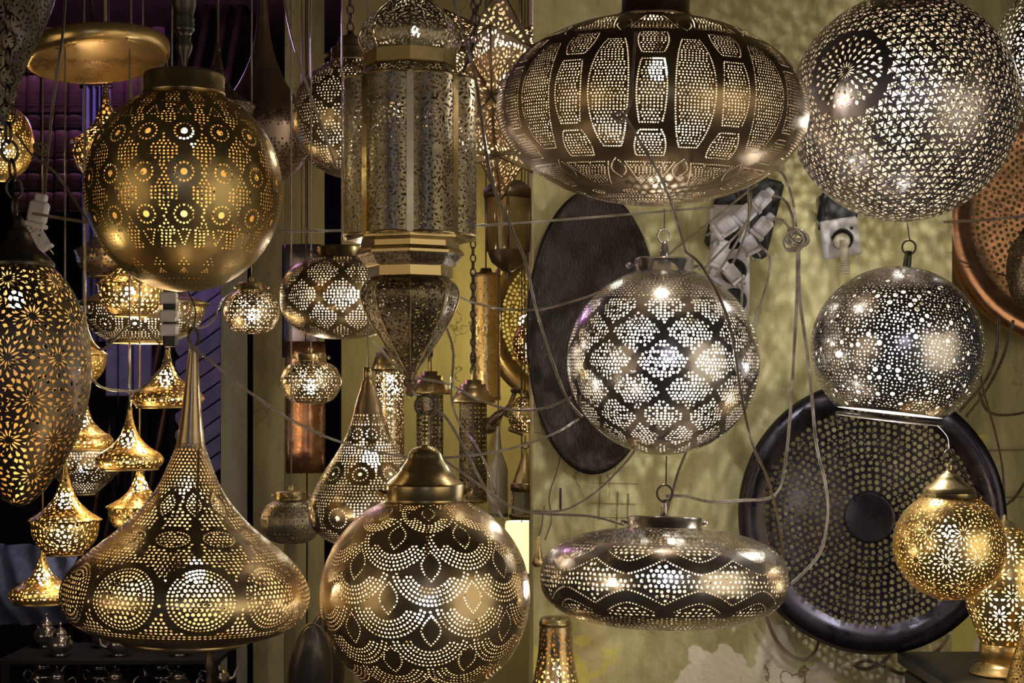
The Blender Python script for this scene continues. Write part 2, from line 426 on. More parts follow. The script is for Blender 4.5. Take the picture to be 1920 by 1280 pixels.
        if s.mod: rr = rr*s.mod(th)
        v3 = np.stack([rr*np.sin(th), rr*np.cos(th), ybase-yy], 1)*k
        tri = [f for f, o in zip(r[2], r[5]) if not o]
        used = np.zeros(len(v3), bool); used[np.array(tri).ravel()] = True
        new = np.cumsum(used)-1; tri = [(int(new[a]), int(new[b]), int(new[c])) for a, b, c in tri]
        vo = v3[used].tolist(); nt_ = len(tri)
        me = bpy.data.meshes.new(name)
        if lining:                          # inner face a hair inside, added in brighter metal to brighten the holes
            ds = np.gradient(s.s); nr = np.interp(q, s.s, np.gradient(s.y)/ds); ny = np.interp(q, s.s, -np.gradient(s.r)/ds)
            r2 = np.maximum(0.2, rr-1.1*nr); y2 = yy-1.1*ny
            vi = (np.stack([r2*np.sin(th), r2*np.cos(th), ybase-y2], 1)*k)[used].tolist(); n0 = len(vo)
            vo = vo+vi; tri = tri+[(c+n0, b+n0, a+n0) for a, b, c in tri]
        me.from_pydata(vo, [], tri); me.update()
        if lining:
            mi = np.zeros(len(tri), dtype=np.int32); mi[nt_:] = 1; me.polygons.foreach_set('material_index', mi)
        return me

def sphere_prof(cy, Rx, Ry, rtop, rbot, n=60):
    a0 = math.asin(min(1, rtop/Rx)); a1 = PI-math.asin(min(1, rbot/Rx))
    return [(Rx*math.sin(a0+(a1-a0)*i/n), cy-Ry*math.cos(a0+(a1-a0)*i/n)) for i in range(n+1)]
def superprof(cy, Rx, Ry, rtop, rbot, e=2.6, n=60):   # rounder shouldered pumpkin
    pts = []
    for i in range(n+1):
        a = PI*i/n; c, s_ = math.cos(a), math.sin(a)
        pts.append((Rx*abs(s_)**(2/e), cy-Ry*math.copysign(abs(c)**(2/e), c)))
    up = [p for p in pts if p[1] <= cy and p[0] >= rtop]; dn = [p for p in pts if p[1] > cy and p[0] >= rbot]
    return up+dn

# ------------------------------------------------------------------ lamp kit
def ring_part(root, k, x, z, Rr, r, name='hanging_ring', mat='dark_metal', turn=0.0):
    m = MB(); m.torus((x*k, 0, z*k), Rr*k, r*k, Matrix.Rotation(turn, 3, 'Z')); return m.build(name, M[mat], root)
def lathe_part(root, k, prof, yb, name, mat, seg=32, mod=None):
    m = MB(); m.lathe([(r*k, (yb-y)*k) for r, y in prof], seg, mod=mod); return m.build(name, M[mat], root)
_bulbs = {}
def bulb_part(root, loc, r, col, strength, holder_top=None):
    key = (round(r, 4), col, strength)
    if key not in _bulbs:
        m = MB(); m.lathe([(0.0, -r), (r*.62, -r*.78), (r, 0), (r*.8, r*.7), (r*.45, r*1.35), (0.0, r*1.4)], 8)
        me = m.mesh('bulb'); me.materials.append(glow(col, strength)); _bulbs[key] = me
    o = link_mesh('bulb', _bulbs[key], None, root); o.location = loc
    if holder_top is not None and holder_top > loc[2]+r*1.5:
        h = MB(); h.lathe([(0, r*1.3), (r*.5, r*1.3), (r*.5, r*2.4), (r*.16, r*2.6), (r*.12, holder_top-loc[2]), (0, holder_top-loc[2])], 8)
        q = h.build('lamp_holder', M['dark_metal'], root); q.location = loc
    return o
WARM = (1.0, 0.80, 0.50); WHITE = (1.0, 0.94, 0.84); COOL = (0.92, 0.96, 1.0); GOLDEN = (1.0, 0.72, 0.36)
def lamp(name, label, cx, Y, prof, mat, pattern=None, cat='lamp', group=None, tilt=(0, 0), mod=None,
         bulb=None, col=WARM, power=60.0, step=16.0, shade='shade', yb=None, inner=None):
    """root Empty at the foot of the shade; everything below in pixels of the photograph's scale at depth Y"""
    k = Y/F; yb = max(p[1] for p in prof) if yb is None else yb
    root = empty(name, P(cx, yb, Y), label, cat, group, (R(tilt[0]), R(tilt[1]), math.atan((960-cx)/F)))   # turned to face the lane
    p = Pat(prof, mod)
    if pattern: pattern(p)
    me = p.mesh(shade, k, yb, step, bool(bulb)); me.materials.append(M[mat])
    if bulb: me.materials.append(M[inner or ('inner_white' if col[2] > 0.7 else 'inner_warm')])
    o = link_mesh(shade, me, None, root)
    if bulb:
        bx, by, br = bulb
        bulb_part(root, ((bx-cx)*k, 0, (yb-by)*k), br*k, col, power, (yb-prof[0][1])*k)
    return root, k, yb
def hang(root, k, yb, ytop, px=0.0, r=1.6, mat='cord', name='cord', ztop=None, cy=0.0):
    """straight flex from a lamp's top up to the ceiling (or to a given height, metres above the lamp root)"""
    z0 = (yb-ytop)*k; zt = (CEIL-root.location.z) if ztop is None else ztop
    m = MB(); m.tube([(px*k, cy, z0), (px*k, cy, (z0+zt)/2), (px*k, cy, zt)], r*k, 6); return m.build(name, M[mat], root)
def hang_to(root, x, z, target, r, mat='dark_metal', name='wire_hook', sag=0.0, hook=0.0):
    """wire from a local point of the lamp to a point in the scene"""
    Mw = Matrix.Translation(root.location)@root.rotation_euler.to_matrix().to_4x4(); t = Mw.inverted()@Vector(target)
    a = Vector((x, 0, z)); mid = (a+t)/2+Vector((sag, 0, 0)); pts = catmull([a, mid, t], 6)
    m = MB(); m.tube(pts, r, 6); return m.build(name, M[mat], root)
_link = {}
def chain(root, k, pts, Lr=7.0, wr=1.5, mat='dark_metal', sx=0.62):
    """oval chain links along local points (metres); every link a part"""
    key = (round(k, 6), Lr, wr, mat, sx)
    if key not in _link:
        m = MB(); m.torus((0, 0, 0), Lr*k, wr*k, None, 12, 5, sx); _link[key] = m.mesh('chain_link'); _link[key].materials.append(M[mat])
    a, b = Vector(pts[0]), Vector(pts[-1]); c = catmull(pts, 12); d = [0]
    for i in range(1, len(c)): d.append(d[-1]+(c[i]-c[i-1]).length)
    n = max(1, int(d[-1]/((Lr-wr)*2*k))); out = []
    for i in range(n):
        t = d[-1]*(i+.5)/n; j = max(1, next((q for q in range(len(d)) if d[q] >= t), len(d)-1))
        f = (t-d[j-1])/max(1e-9, d[j]-d[j-1]); p = c[j-1].lerp(c[j], f); dr = (c[j]-c[j-1]).normalized()
        o = link_mesh('chain_link', _link[key], None, root); o.location = p
        o.rotation_euler = (dr.to_track_quat('Z', 'Y').to_matrix()@Matrix.Rotation((i % 2)*PI/2+0.3, 3, 'Z')).to_euler(); out.append(o)
    return out
def collar(root, k, yb, r, y0, y1, mat='brass_cap', flare=1.0, screws=True, name='collar'):
    h = y1-y0
    o = lathe_part(root, k, [(0.5, y0), (r*.9, y0), (r*.985, y0+h*.06), (r, y0+h*.14), (r, y0+h*.8), (r*1.02*flare, y0+h*.84), (r*1.02*flare, y1), (r*.96, y1), (r*.9, y1+1)], yb, name, mat, 40)
    if screws:
        sm = MB(); sr = max(2.0, h*.17)
        for sg in (-1, 1):
            sm = MB(); sm.lathe([(0, 0), (sr*k*.6, 0), (sr*k*.6, sr*k*1.4), (sr*k*1.2, sr*k*1.5), (sr*k*1.2, sr*k*2.6), (sr*k*.7, sr*k*3.2), (0, sr*k*3.2)], 8, (sg*r*k*.97, 0, (yb-(y0+h*.5))*k), Matrix.Rotation(sg*PI/2, 3, 'Y'))
            sm.build('thumb_screw', M[mat], o)
    return o
CEIL = 2.75

# ------------------------------------------------------------------ the setting
def struct(name, mb, mat, smooth=False): return tag(mb.build(name, M[mat], None, smooth), kind='structure')
def slab(name, x0, x1, y0, y1, z0, z1, mat):
    return struct(name, MB().box(((x0+x1)/2, (y0+y1)/2, (z0+z1)/2), (x1-x0, y1-y0, z1-z0)), mat)
def X(px, Y): return (px-960.0)/F*Y
def Z(py, Y): return ZC+(HY-py)/F*Y
slab('floor', -3, 3, 1.2, 6.1, -0.05, 0.0, 'ground')
slab('ceiling', -3, 3, 0.75, 6.1, CEIL, CEIL+0.06, 'dark_wood')
slab('added_valance', -3, 3, 0.72, 0.76, 2.30, CEIL+0.06, 'dark_wood')  # unseen valance, added to block high light from the upper wall
WR = 2.95
wall = slab('wall_right', X(1000, WR), X(1785, WR), WR, WR+0.75, 0, CEIL, 'wall_yellow')
slab('wall_recess', X(1785, WR)-0.01, 3.0, 3.95, 4.1, 0, CEIL, 'wall_yellow')
slab('wall_back', X(640, 4.3), X(1000, WR)+0.12, 4.3, 4.4, 0, CEIL, 'wall_cream')
slab('wall_far', -3, 3, 6.0, 6.1, 0, CEIL, 'dark_wall')
slab('wall_left', -3.06, -3.0, 1.2, 6.1, 0, CEIL, 'dark_wall')
slab('trim_1', X(414, 3.95), X(462, 3.95), 3.95, 3.965, 0, Z(300, 3.95), 'post_grey')
slab('trim_2', X(477, 4.1), X(534, 4.1), 4.08, 4.095, 0, Z(230, 4.08), 'post_cream')
slab('trim_3', X(534, 4.15), X(574, 4.15), 4.15, 4.165, 0, CEIL, 'post_cream')
slab('trim_4', X(577, 4.15), X(607, 4.15), 4.15, 4.165, 0, CEIL, 'post_cream')

# ------------------------------------------------------------------ patterns
def col_of(th, N, ph=0.0):
    a = (th-PI)/(2*PI)*N+ph; return a-math.floor(a+0.5)
def col_th(i, N, ph=0.0): return PI+2*PI*(i-ph)/N
def pat_eyes(p):
    N, rows = 16, [272, 347, 421]; qs = [p.at(y) for y in rows]; qt, qb = p.at(228), p.at(462)
    for i in range(N):
        th = col_th(i, N)
        for q in qs:
            p.dot(th, q, 6.2, n=12)
            for j in range(16): a = 2*PI*j/16; p.dot(th+16.5*math.cos(a)/p.R(q), q+16.5*math.sin(a), 2.2, 0.3)
        tri = [(-11, 13), (0, -13), (11, 13), (0, 14), (-11, 13)]
        p.path(p.local(th, qt, tri), 6.0, 1.9); p.path(p.local(th, qb, [(x, -y*1.25) for x, y in tri]), 6.0, 1.9)
        for y, s0 in ((500, 11), (515, 7)):
            q = p.at(y)
            for (x, z) in ((0, -1), (-.5, 0), (.5, 0), (-1, 1), (0, 1), (1, 1)): p.dot(th+x*s0*.8/p.R(q), q+z*s0*.7, 1.9)
    def pred(th, q):
        x = abs(col_of(th, N))*2*PI*p.R(q)/N; w = 10.0*p.R(q)/183
        for e in qs:
            d = abs(q-e)
            if d < 29: w = max(w, math.sqrt(29*29-d*d))
        for e in (qt, qb):
            d = abs(q-e)
            if d < 24: w = max(w, 18*(1-d/50))
        y = p.Yv(q)
        if y > 480: return False
        return x > w+2
    p.fill(7.4, 2.25, pred, p.at(185), p.at(484), 0.08)
    for y in (185, 191, 528, 534, 540):
        q = p.at(y); n = int(2*PI*p.R(q)/9)
        for i in range(n): p.dot(2*PI*(i+.5)/n, q, 1.6)
def ellipse(a, b, n=24): return [(a*math.cos(2*PI*i/n), b*math.sin(2*PI*i/n)) for i in range(n+1)]
def pat_bell(p):
    N = 10; qc = p.at(1098); qo = p.at(1000); ql = p.at(942)
    bigs = [col_th(i, N, 0.18) for i in range(N)]; offs = [col_th(i+.5, N, 0.18) for i in range(N)]
    for th in bigs:
        for rr, n, r in ((59, 52, 2.3), (51.5, 44, 2.5), (43.5, 34, 2.9)):
            for j in range(n): a = 2*PI*j/n; p.dot(th+rr*math.cos(a)/p.R(qc), qc+rr*math.sin(a), r, 0.3)
        for i in range(-4, 5):
            for j in range(-4, 5):
                x, y = (i+.5*(j % 2))*9.6, j*8.6
                if math.hypot(x, y) < 38: p.dot(th+x/p.R(qc), qc+y, 3.4, 0.5)
    ov = []
    for th in offs+bigs:
        up = th in bigs
        q, a, b = (ql, 13, 24) if up else (qo, 30, 19)
        if up: pts = [(a*math.sin(PI*t/12), -b+2*b*t/12) for t in range(13)]+[(-a*math.sin(PI*t/12), b-2*b*t/12) for t in range(1, 13)]
        else: pts = ellipse(a, b)
        p.path(p.local(th, q, pts), 5.6, 1.9)
        for i in range(-4, 5):
            for j in range(-4, 5):
                x, y = (i+.5*(j % 2))*7.6, j*6.8
                ins = (abs(x)/a)**1.3+(abs(y)/b)**1.3 < .62 if up else (x/a)**2+(y/b)**2 < .6
                if ins: p.dot(th+x/p.R(q), q+y, 2.6, 0.5)
    def pred(th, q):
        xb = abs(col_of(th, N, .18))*2*PI*p.R(q)/N; xo = abs(col_of(th, N, .68))*2*PI*p.R(q)/N
        if math.hypot(xb, q-qc) < 72: return False
        if (xo/40)**2+((q-qo)/29)**2 < 1: return False
        if (xb/21)**1.4+(abs(q-ql)/36)**1.4 < 1: return False
        if abs(q-qo) < 46 and xb < 8: return False
        if qc-50 > q > qo+18 and xo < 0: return False
        if p.Yv(q) > 1180: return False
        return True
    p.fill(7.6, 2.6, pred, p.at(838), p.at(925), 0.03)
    p.fill(9.0, 2.9, pred, p.at(925), p.at(1172), 0.05)
    for y in (832,):
        q = p.at(y)
        for i in range(22): p.dot(2*PI*(i+.5)/22, q, 1.9)
def pat_scales(p):
    N = 8; cy = 1117.0; rows = []; q = 40.0; i = 0
    while q < p.S: rows.append((q, 0.5*(i % 2)+0.07)); q += 58; i += 1
    def owner(th, q):
        best = None
        for ri, (c, ph) in enumerate(rows):
            if abs(q-c) > 80: continue
            f = col_of(th, N, ph); x = f*2*PI*p.R(q)/N; d = math.hypot(x, q-c); rho = 78*min(1.0, (p.R(c)/197.0)*1.15+0.05)
            if d < rho and (q > c-30): return ri, x, q-c, d/rho
        return None
    for ri, (c, ph) in enumerate(rows):
        sc = min(1.0, (p.R(c)/197.0)*1.15+0.05)
        for k in range(N):
            th = col_th(k, N, ph)
            lf = [(17*sc*math.sin(PI*t/12)*(1 if t < 7 else .95), (-28+56*t/12)*sc) for t in range(13)]+[(-17*sc*math.sin(PI*t/12), (28-56*t/12)*sc) for t in range(1, 13)]
            if 20 < c < p.S-30: p.path(p.local(th, c, lf), 5.6, 1.75, 0.3)
            for rr in (70, 62.5, 55, 47.5, 41):
                n = int(2*PI*rr*sc/6.9)
                for j in range(n):
                    a = 2*PI*j/n; q = c+rr*sc*math.sin(a); t = th+rr*sc*math.cos(a)/max(5, p.R(q))
                    if not 3 < q < p.S-3: continue
                    o = owner(t, q)
                    if not o or o[0] != ri: continue
                    if abs(math.sin(a)) < 0.42 and rr < 58 and math.sin(a) > -0.3: continue
                    p.dot(t, q, 2.15, 0.45)
    def pred(th, q):
        o = owner(th, q)
        if not o: return True
        if o[3] > .93: return False
        return o[3] > .55 and o[2] < -18
    p.fill(7.2, 2.0, pred, 12, p.S-8, 0.05)
def panels(p, specs, d, r, fr=None, N=12):
    """specs: (phase, y0, y1, half width in column fractions as function of t in -1..1)"""
    fr = fr or r
    for ph, y0, y1, hw in specs:
        q0, q1 = p.at(y0), p.at(y1)
        for i in range(N):
            th = col_th(i, N, ph); n = 22; w = 2*PI/N
            Lf = [(th-hw(-1+2*t/n)*w, q0+(q1-q0)*t/n) for t in range(n+1)]; Rt = [(th+hw(-1+2*t/n)*w, q0+(q1-q0)*t/n) for t in range(n+1)]
            p.path(Lf+Rt[::-1]+[Lf[0]], d, r, 0.2)
    info = [(ph, p.at(y0), p.at(y1), hw) for ph, y0, y1, hw in specs]
    def pred(th, q):
        for ph, q0, q1, hw in info:
            if q0+d*.7 < q < q1-d*.7:
                t = -1+2*(q-q0)/(q1-q0); x = abs(col_of(th, N, ph)); w = 2*PI*p.R(q)/N
                if x*w < hw(t)*w-d*.75: return True
        return False
    return pred
def pat_turtle(p):
    c = 208; N = 12
    sp = [(0.5, c-92, c+92, lambda t: .235*math.sqrt(max(.25, 1-.75*t*t))), (0.0, c-54, c+54, lambda t: .17*(1-.22*t*t)),
          (0.0, c-106, c-66, lambda t: .20-.03*t-.04*t*t), (0.0, c+66, c+106, lambda t: .20+.03*t-.04*t*t),
          (0.0, c+116, c+150, lambda t: .27-.10*t), (0.0, c-150, c-116, lambda t: .27+.10*t)]
    pred = panels(p, sp, 4.6, 1.75, N=N)
    for sg in (-1, 1):
        q = p.at(c+sg*126)
        for i in range(N):
            lf = [(13*math.sin(PI*t/12), -27+54*t/12) for t in range(13)]+[(-13*math.sin(PI*t/12), 27-54*t/12) for t in range(1, 13)]
            p.path(p.local(col_th(i, N, .5), q, lf), 4.6, 1.7, 0.2)
            q2 = p.at(c+sg*160)
            for rr in (12, 7, 2):
                n = max(1, int(2*PI*rr/5))
                for j in range(n): p.dot(col_th(i, N, .5)+rr*math.cos(2*PI*j/n)/p.R(q2), q2+rr*.8*math.sin(2*PI*j/n), 1.6, 0.3)
    p.fill(6.3, 1.95, pred, 6, p.S-6, 0.05)
    p.fill(6.0, 1.7, lambda th, q: abs(p.Yv(q)-c) > 163, 4, p.S-4, 0.05)
def ogee(p, N, hpx, q0, band):
    def f(th, q):
        j = math.floor((q-q0)/hpx+.5); best = False
        for jj in (j-1, j, j+1):
            t = (q-q0-jj*hpx)/hpx
            if abs(t) >= 1: continue
            wpx = 2*PI*p.R(q)/N; x = abs(col_of(th, N, 0.5*(jj % 2)))*wpx; hw = wpx/2*(math.cos(PI*t)+1)/2
            sl = 1+min(1.6, abs(wpx/2*PI/2*math.sin(PI*t)/hpx))*.35
            if x < hw-band*sl: return True
        return False
    return f
def pat_ogee(p):
    f = ogee(p, 11, 53, p.at(678), 6.0); q1 = p.at(565)
    p.fill(6.9, 2.45, lambda th, q: f(th, q), q1, p.S-10, 0.10)
    p.fill(7.2, 1.7, lambda th, q: True, 8, q1-3, 0.12)
def pat_ogee_small(p):
    f = ogee(p, 9, 46, p.at(560), 5.0)
    p.fill(6.2, 1.9, f, 10, p.S-10, 0.08)
def pat_stars(p):
    q = 10
    for i in range(420):
        th = RND.uniform(0.1, 2*PI-.1); u = RND.random(); qq = math.acos(1-2*u)/PI*p.S*1.25
        if qq < p.S-8: p.dot(th, qq, RND.choice((3.4, 3.8, 4.4, 4.8)), 3.4, 9)
    p.fill(7.3, 1.65, None, 6, p.S-8, 0.24, 0.8, 0.25)
def pat_wave(p):
    N = 11; c = 1083.0; qc = p.at(c)
    def top(a, k): return k+28*(1-2*abs(a))**1.5
    for i in range(N):
        for sg in (-1, 1):
            pts = []
            for t in range(41):
                a = -.5+t/40; pts.append((col_th(i+a, N), qc+sg*top(a, 14)))
            p.path(pts, 5.8, 1.9, 0.3)
            ce = [(col_th(i+.5+(-.36+.72*t/24), N), qc+sg*(38+22*(abs(-1+2*t/24))**1.6)) for t in range(25)]
            p.path(ce, 5.8, 1.9, 0.3)
    def pred(th, q):
        a = col_of(th, N); d = abs(q-qc)
        if d < top(a, 14)-6: return True
        if d < top(a, 14)+19: return False
        b = abs(abs(a)-.5)
        if b < .36 and d > 43+22*(b/.36)**1.6 and d < 74: return True
        return d > 78
    p.fill(10.0, 3.0, lambda th, q: pred(th, q) and abs(q-qc) < 76, 6, p.S-6, 0.12, 0.8, 0.1)
    p.fill(8.4, 2.1, lambda th, q: abs(q-qc) > 78, 6, p.S-6, 0.15, 0.8, 0.2)
def rosettes(p, spacing, k, rings, core=None, fillshape=None, fd=7.0, ph=0.0, fgap=1.1):
    """lattice of rosettes; rings = (radius, length, width, kind, twist)"""
    q = spacing*.5; row = 0
    while q < p.S-4:
        n = max(3, int(round(2*PI*p.R(q)/spacing)))
        for i in range(n):
            th = PI+2*PI*(i+.5*(row % 2)+ph)/n; Rr = p.R(q)
            if core: p.dot(th, q, core, 0.6)
            for rho, L_, W, kind, tw in rings:
                kk = k if rho > spacing*.18 else max(6, k)
                for j in range(kk):
                    a = 2*PI*(j+tw)/kk; x, y = rho*math.cos(a), rho*math.sin(a)
                    if not 4 < q+y < p.S-4: continue
                    sh = leaf(L_, W) if kind == 'leaf' else drop(L_, W) if kind == 'drop' else [(-W/2, L_/2), (W/2, L_/2), (0, -L_/2)] if kind == 'tri' else [(-W/2, 0), (0, -L_/2), (W/2, 0), (0, L_/2)]
                    sh = rot2(sh, a-PI/2+(0.9 if kind == 'tri' else 0)); p.poly(th+x/max(4, p.R(q+y)), q+y, sh, 0.9)
        q += spacing*.87; row += 1
    if fillshape: shapes_fill(p, fd, fillshape, fgap)
def shapes_fill(p, d, fn, gap=1.1, q0=3, pred=None, rounds=2):
    for rd in range(rounds):
        q = q0+d/2*(1+rd*.4); row = rd
        while q < p.S-2:
            n = max(3, int(round(2*PI*p.R(q)/d)))
            for i in range(n):
                th = 2*PI*(i+.5*(row % 2)+RND.uniform(-.25, .25))/n; qq = q+RND.uniform(-.25, .25)*d
                if pred is None or pred(th, qq): p.poly(th, qq, fn(), gap)
            q += d*.85; row += 1
def f_tri(s_=5.0):
    def g():
        a = RND.uniform(0, 2*PI); z = s_*RND.uniform(.8, 1.2); return rot2([(-z*.55, z*.5), (z*.6, z*.45), (0, -z*.6)], a)
    return g
def f_cres(s_=5.0):
    def g():
        z = s_*RND.uniform(.8, 1.25); a = RND.uniform(0, 2*PI); return crescent(z, z*.62, a, a+RND.uniform(1.5, 2.5), 4)
    return g
def f_leaf(L_=8.0, W=3.2):
    def g(): z = RND.uniform(.75, 1.2); return rot2(leaf(L_*z, W*z), RND.uniform(0, PI))
    return g
def pat_arabesque(p):
    p.cell = 7.0
    thm, qm = PI+0.50, p.at(165)                                    # big medallion, upper left of the globe
    for rho, L_, W, k, tw in ((12, 15, 2.6, 16, 0), (27, 12, 5, 16, .5), (39, 11, 7, 20, 0), (52, 11, 8, 22, .5), (64, 10, 8, 26, 0)):
        for j in range(k):
            a = 2*PI*(j+tw)/k; x, y = rho*math.cos(a), rho*math.sin(a); sh = rot2(leaf(L_, W) if rho < 30 else [(-W/2, 0), (0, -L_/2), (W/2, 0), (0, L_/2)], a-PI/2)
            p.poly(thm+x/p.R(qm+y), qm+y, sh, 0.8)
    for j in range(90): a = 2*PI*j/90; p.put(thm+75*math.cos(a)/p.R(qm+75*math.sin(a)), qm+75*math.sin(a), 3.0)
    tri_tiling(p, 13.6, 1.25, 0.30)
def tri_tiling(p, h, inset, twist):
    """bands of twisted triangles that swirl into pinwheels round every lattice point"""
    q = 4.0; row = 0
    while q+h < p.S-2:
        side = h*1.16; n = max(12, int(round(2*PI*p.R(q+h/2)/side/12.0))*12)
        for i in range(n):
            for up in (0, 1):
                t0 = (i+.5*(row % 2))/n
                if up: tr = [(t0, 0), (t0+1/n, 0), (t0+.5/n, h)]
                else: tr = [(t0+.5/n, h), (t0+1/n, 0), (t0+1.5/n, h)]
                c = sum(t for t, _ in tr)/3; cq = sum(y for _, y in tr)/3; Rr = p.R(q+cq)
                pts = [((t-c)*2*PI*Rr, y-cq) for t, y in tr]; hub = (i*2+row*3+up) % 3
                inn = 1-inset*2.1/(h*.62)
                pts = rot2([(x*inn, y*inn) for x, y in pts], twist)
                if (i+row) % 3 == 0:
                    a_, b_, c_ = pts; m_ = ((b_[0]+c_[0])/2, (b_[1]+c_[1])/2)
                    for tri_ in ([a_, b_, m_], [a_, m_, c_]):
                        g = (sum(v[0] for v in tri_)/3, sum(v[1] for v in tri_)/3)
                        tt = [((v[0]-g[0])*.78, (v[1]-g[1])*.78) for v in tri_]
                        p.poly(2*PI*c+g[0]/Rr, q+cq+g[1], tt, 0.5)
                else: p.poly(2*PI*c, q+cq, pts, 0.5)
        q += h; row += 1
def pat_rosette_egg(p):
    p.cell = 7.0
    rosettes(p, 88, 14, [(15, 17, 4.2, 'leaf', 0), (30, 14, 7.6, 'drop', .5), (43, 12, 8.6, 'dia', 0), (37, 8, 3.4, 'leaf', 0)], None, f_cres(7.6), 10.5, 0.22, 1.3)
def pat_rosette_globe(p):
    p.cell = 7.0
    rosettes(p, 60, 12, [(10, 11, 2.6, 'leaf', 0), (19, 8.5, 4.2, 'drop', .5), (27, 7.5, 4.5, 'dia', 0)], None, f_cres(4.6), 7.2, 0.1, 1.1)
def pat_small_rosette(p):
    p.cell = 7.0; rosettes(p, 30, 8, [(6, 7, 2.6, 'leaf', 0), (12.5, 6, 3.6, 'drop', .5)], None, f_cres(3.4), 5.6, 0.0, 0.9)
def pat_filigree(p):
    p.cell = 7.0; shapes_fill(p, 6.2, f_cres(4.2), 0.8)
def pat_dots(d, r, y0=None, y1=None, jit=0.2, rv=0.3):
    def g(p): p.fill(d, r, None, 3 if y0 is None else p.at(y0), p.S-3 if y1 is None else p.at(y1), jit, 0.6, rv)
    return g
def pat_bigsmall(d, r):
    def g(p):
        p.fill(d*1.9, r*1.55, None, 4, p.S-4, 0.25, 0.7, 0.2); p.fill(d, r*.8, None, 3, p.S-3, 0.25, 0.6, 0.2)
    return g
def pat_eye_tear(N, ys, sc=1.0, d=6.4, r=2.0, top=None):
    def g(p):
        for yi, (y, e) in enumerate(ys):
            q = p.at(y)
            for i in range(N):
                th = col_th(i, N, .25+.5*(yi % 2)); p.dot(th, q, 3.6*e, n=9)
                n = int(14*max(.7, e))
                for j in range(n): a = 2*PI*j/n; p.dot(th+12.5*e*math.cos(a)/p.R(q), q+12.5*e*math.sin(a), 1.7, 0.2)
        def pred(th, q):
            for yi, (y, e) in enumerate(ys):
                qq = p.at(y); x = col_of(th, N, .25+.5*(yi % 2))*2*PI*p.R(q)/N
                if math.hypot(x, q-qq) < 22*e: return False
            return True
        p.fill(d, r, pred, 3 if top is None else p.at(top), p.S-4, 0.06)
    return g

class Sheet:
    """holes in a flat convex sheet (pixels), later mapped into space by a function"""
    def __init__(s, poly): s.b = poly; s.h = {}; s.holes = []; s.c = 7.0
    def inside(s, x, y, m):
        n = len(s.b)
        for i in range(n):
            (x0, y0), (x1, y1) = s.b[i], s.b[(i+1) % n]; L_ = math.hypot(x1-x0, y1-y0)
            if ((x1-x0)*(y-y0)-(y1-y0)*(x-x0))/L_ < m: return False
        return True
    def free(s, x, y, r, gap):
        i, j = int(x//s.c), int(y//s.c)
        for a in (i-1, i, i+1):
            for b in (j-1, j, j+1):
                for u, v, rr in s.h.get((a, b), ()):
                    if (u-x)**2+(v-y)**2 < (r+rr+gap)**2: return False
        return True
    def put(s, x, y, r): s.h.setdefault((int(x//s.c), int(y//s.c)), []).append((x, y, r))
    def poly(s, x, y, pts, gap=0.9, m=1.5):
        ext = max(math.hypot(*q) for q in pts)
        if not s.inside(x, y, ext*.9+m): return False
        cs = span(pts)
        if any(not s.free(x+a, y+b, r, gap) for a, b, r in cs): return False
        for a, b, r in cs: s.put(x+a, y+b, r)
        s.holes.append([(x+a, y+b) for a, b in pts]); return True
    def scatter(s, d, fn, gap=0.8, rounds=2):
        xs = [p[0] for p in s.b]; ys = [p[1] for p in s.b]
        for rd in range(rounds):
            y = min(ys)+d*.4*(1+rd*.4); row = rd
            while y < max(ys):
                x = min(xs)+d*.5*(row % 2)
                while x < max(xs):
                    s.poly(x+RND.uniform(-.25, .25)*d, y+RND.uniform(-.25, .25)*d, fn(), gap); x += d
                y += d*.86; row += 1
    def rosette(s, x, y, rings, core=0):
        if core: s.put(x, y, core)
        for rho, L_, W, k, tw in rings:
            for j in range(k):
                a = 2*PI*(j+tw)/k; s.poly(x+rho*math.cos(a), y+rho*math.sin(a), rot2(leaf(L_, W), a-PI/2), 0.7)
    def tri(s, step=14.0):
        vs = []; fs = []
        for h in map(ccw, s.holes): b = len(vs); vs += [Vector(q) for q in h]; fs.append(list(range(b, b+len(h))))
        n = len(s.b)
        for i in range(n):
            (x0, y0), (x1, y1) = s.b[i], s.b[(i+1) % n]; m = max(2, int(math.hypot(x1-x0, y1-y0)/step))
            for t in range(m): vs.append(Vector((x0+(x1-x0)*t/m, y0+(y1-y0)*t/m)))
        xs = [p[0] for p in s.b]; ys = [p[1] for p in s.b]; y = min(ys)+step
        while y < max(ys):
            x = min(xs)+step
            while x < max(xs):
                if s.inside(x, y, 2) and s.free(x, y, .3, .6): vs.append(Vector((x, y)))
                x += step
            y += step
        r = CDT(vs, [], fs, 0, 1e-5, True)
        return [(v.x, v.y) for v in r[0]], [tuple(f) for f, o in zip(r[2], r[5]) if not o]
def sheet_mesh(name, vt, fn, mat):
    me = bpy.data.meshes.new(name); me.from_pydata([fn(x, y) for x, y in vt[0]], [], vt[1]); me.update(); me.materials.append(M[mat]); return me

# ------------------------------------------------------------------ the large lamps in front
# globe with eye pattern, upper left
r, k, yb = lamp('globe_lamp', 'large dark brass globe lamp pierced with columns of eye motifs', 345, 2.25, sphere_prof(355, 183, 192, 74, 5), 'brass_dark', pat_eyes,
                bulb=(352, 262, 17), col=(1.0, 0.84, 0.46), power=46, tilt=(0, 0))
collar(r, k, yb, 75, 138, 181, 'brass_cap', screws=False)
lathe_part(r, k, [(4, 138), (5, 122), (9, 108), (14, 95), (16, 86), (12, 76), (14, 70), (12, 66), (18, 60), (20, 54), (18, 50), (20, 45), (18, 41), (20, 36), (17, 30), (22, 10), (24, -20), (14, -50), (4, -70)], yb, 'turned_stem', 'dark_metal', 16)
hang(r, k, yb, -70, r=2.4, mat='dark_metal', name='hanging_rod')
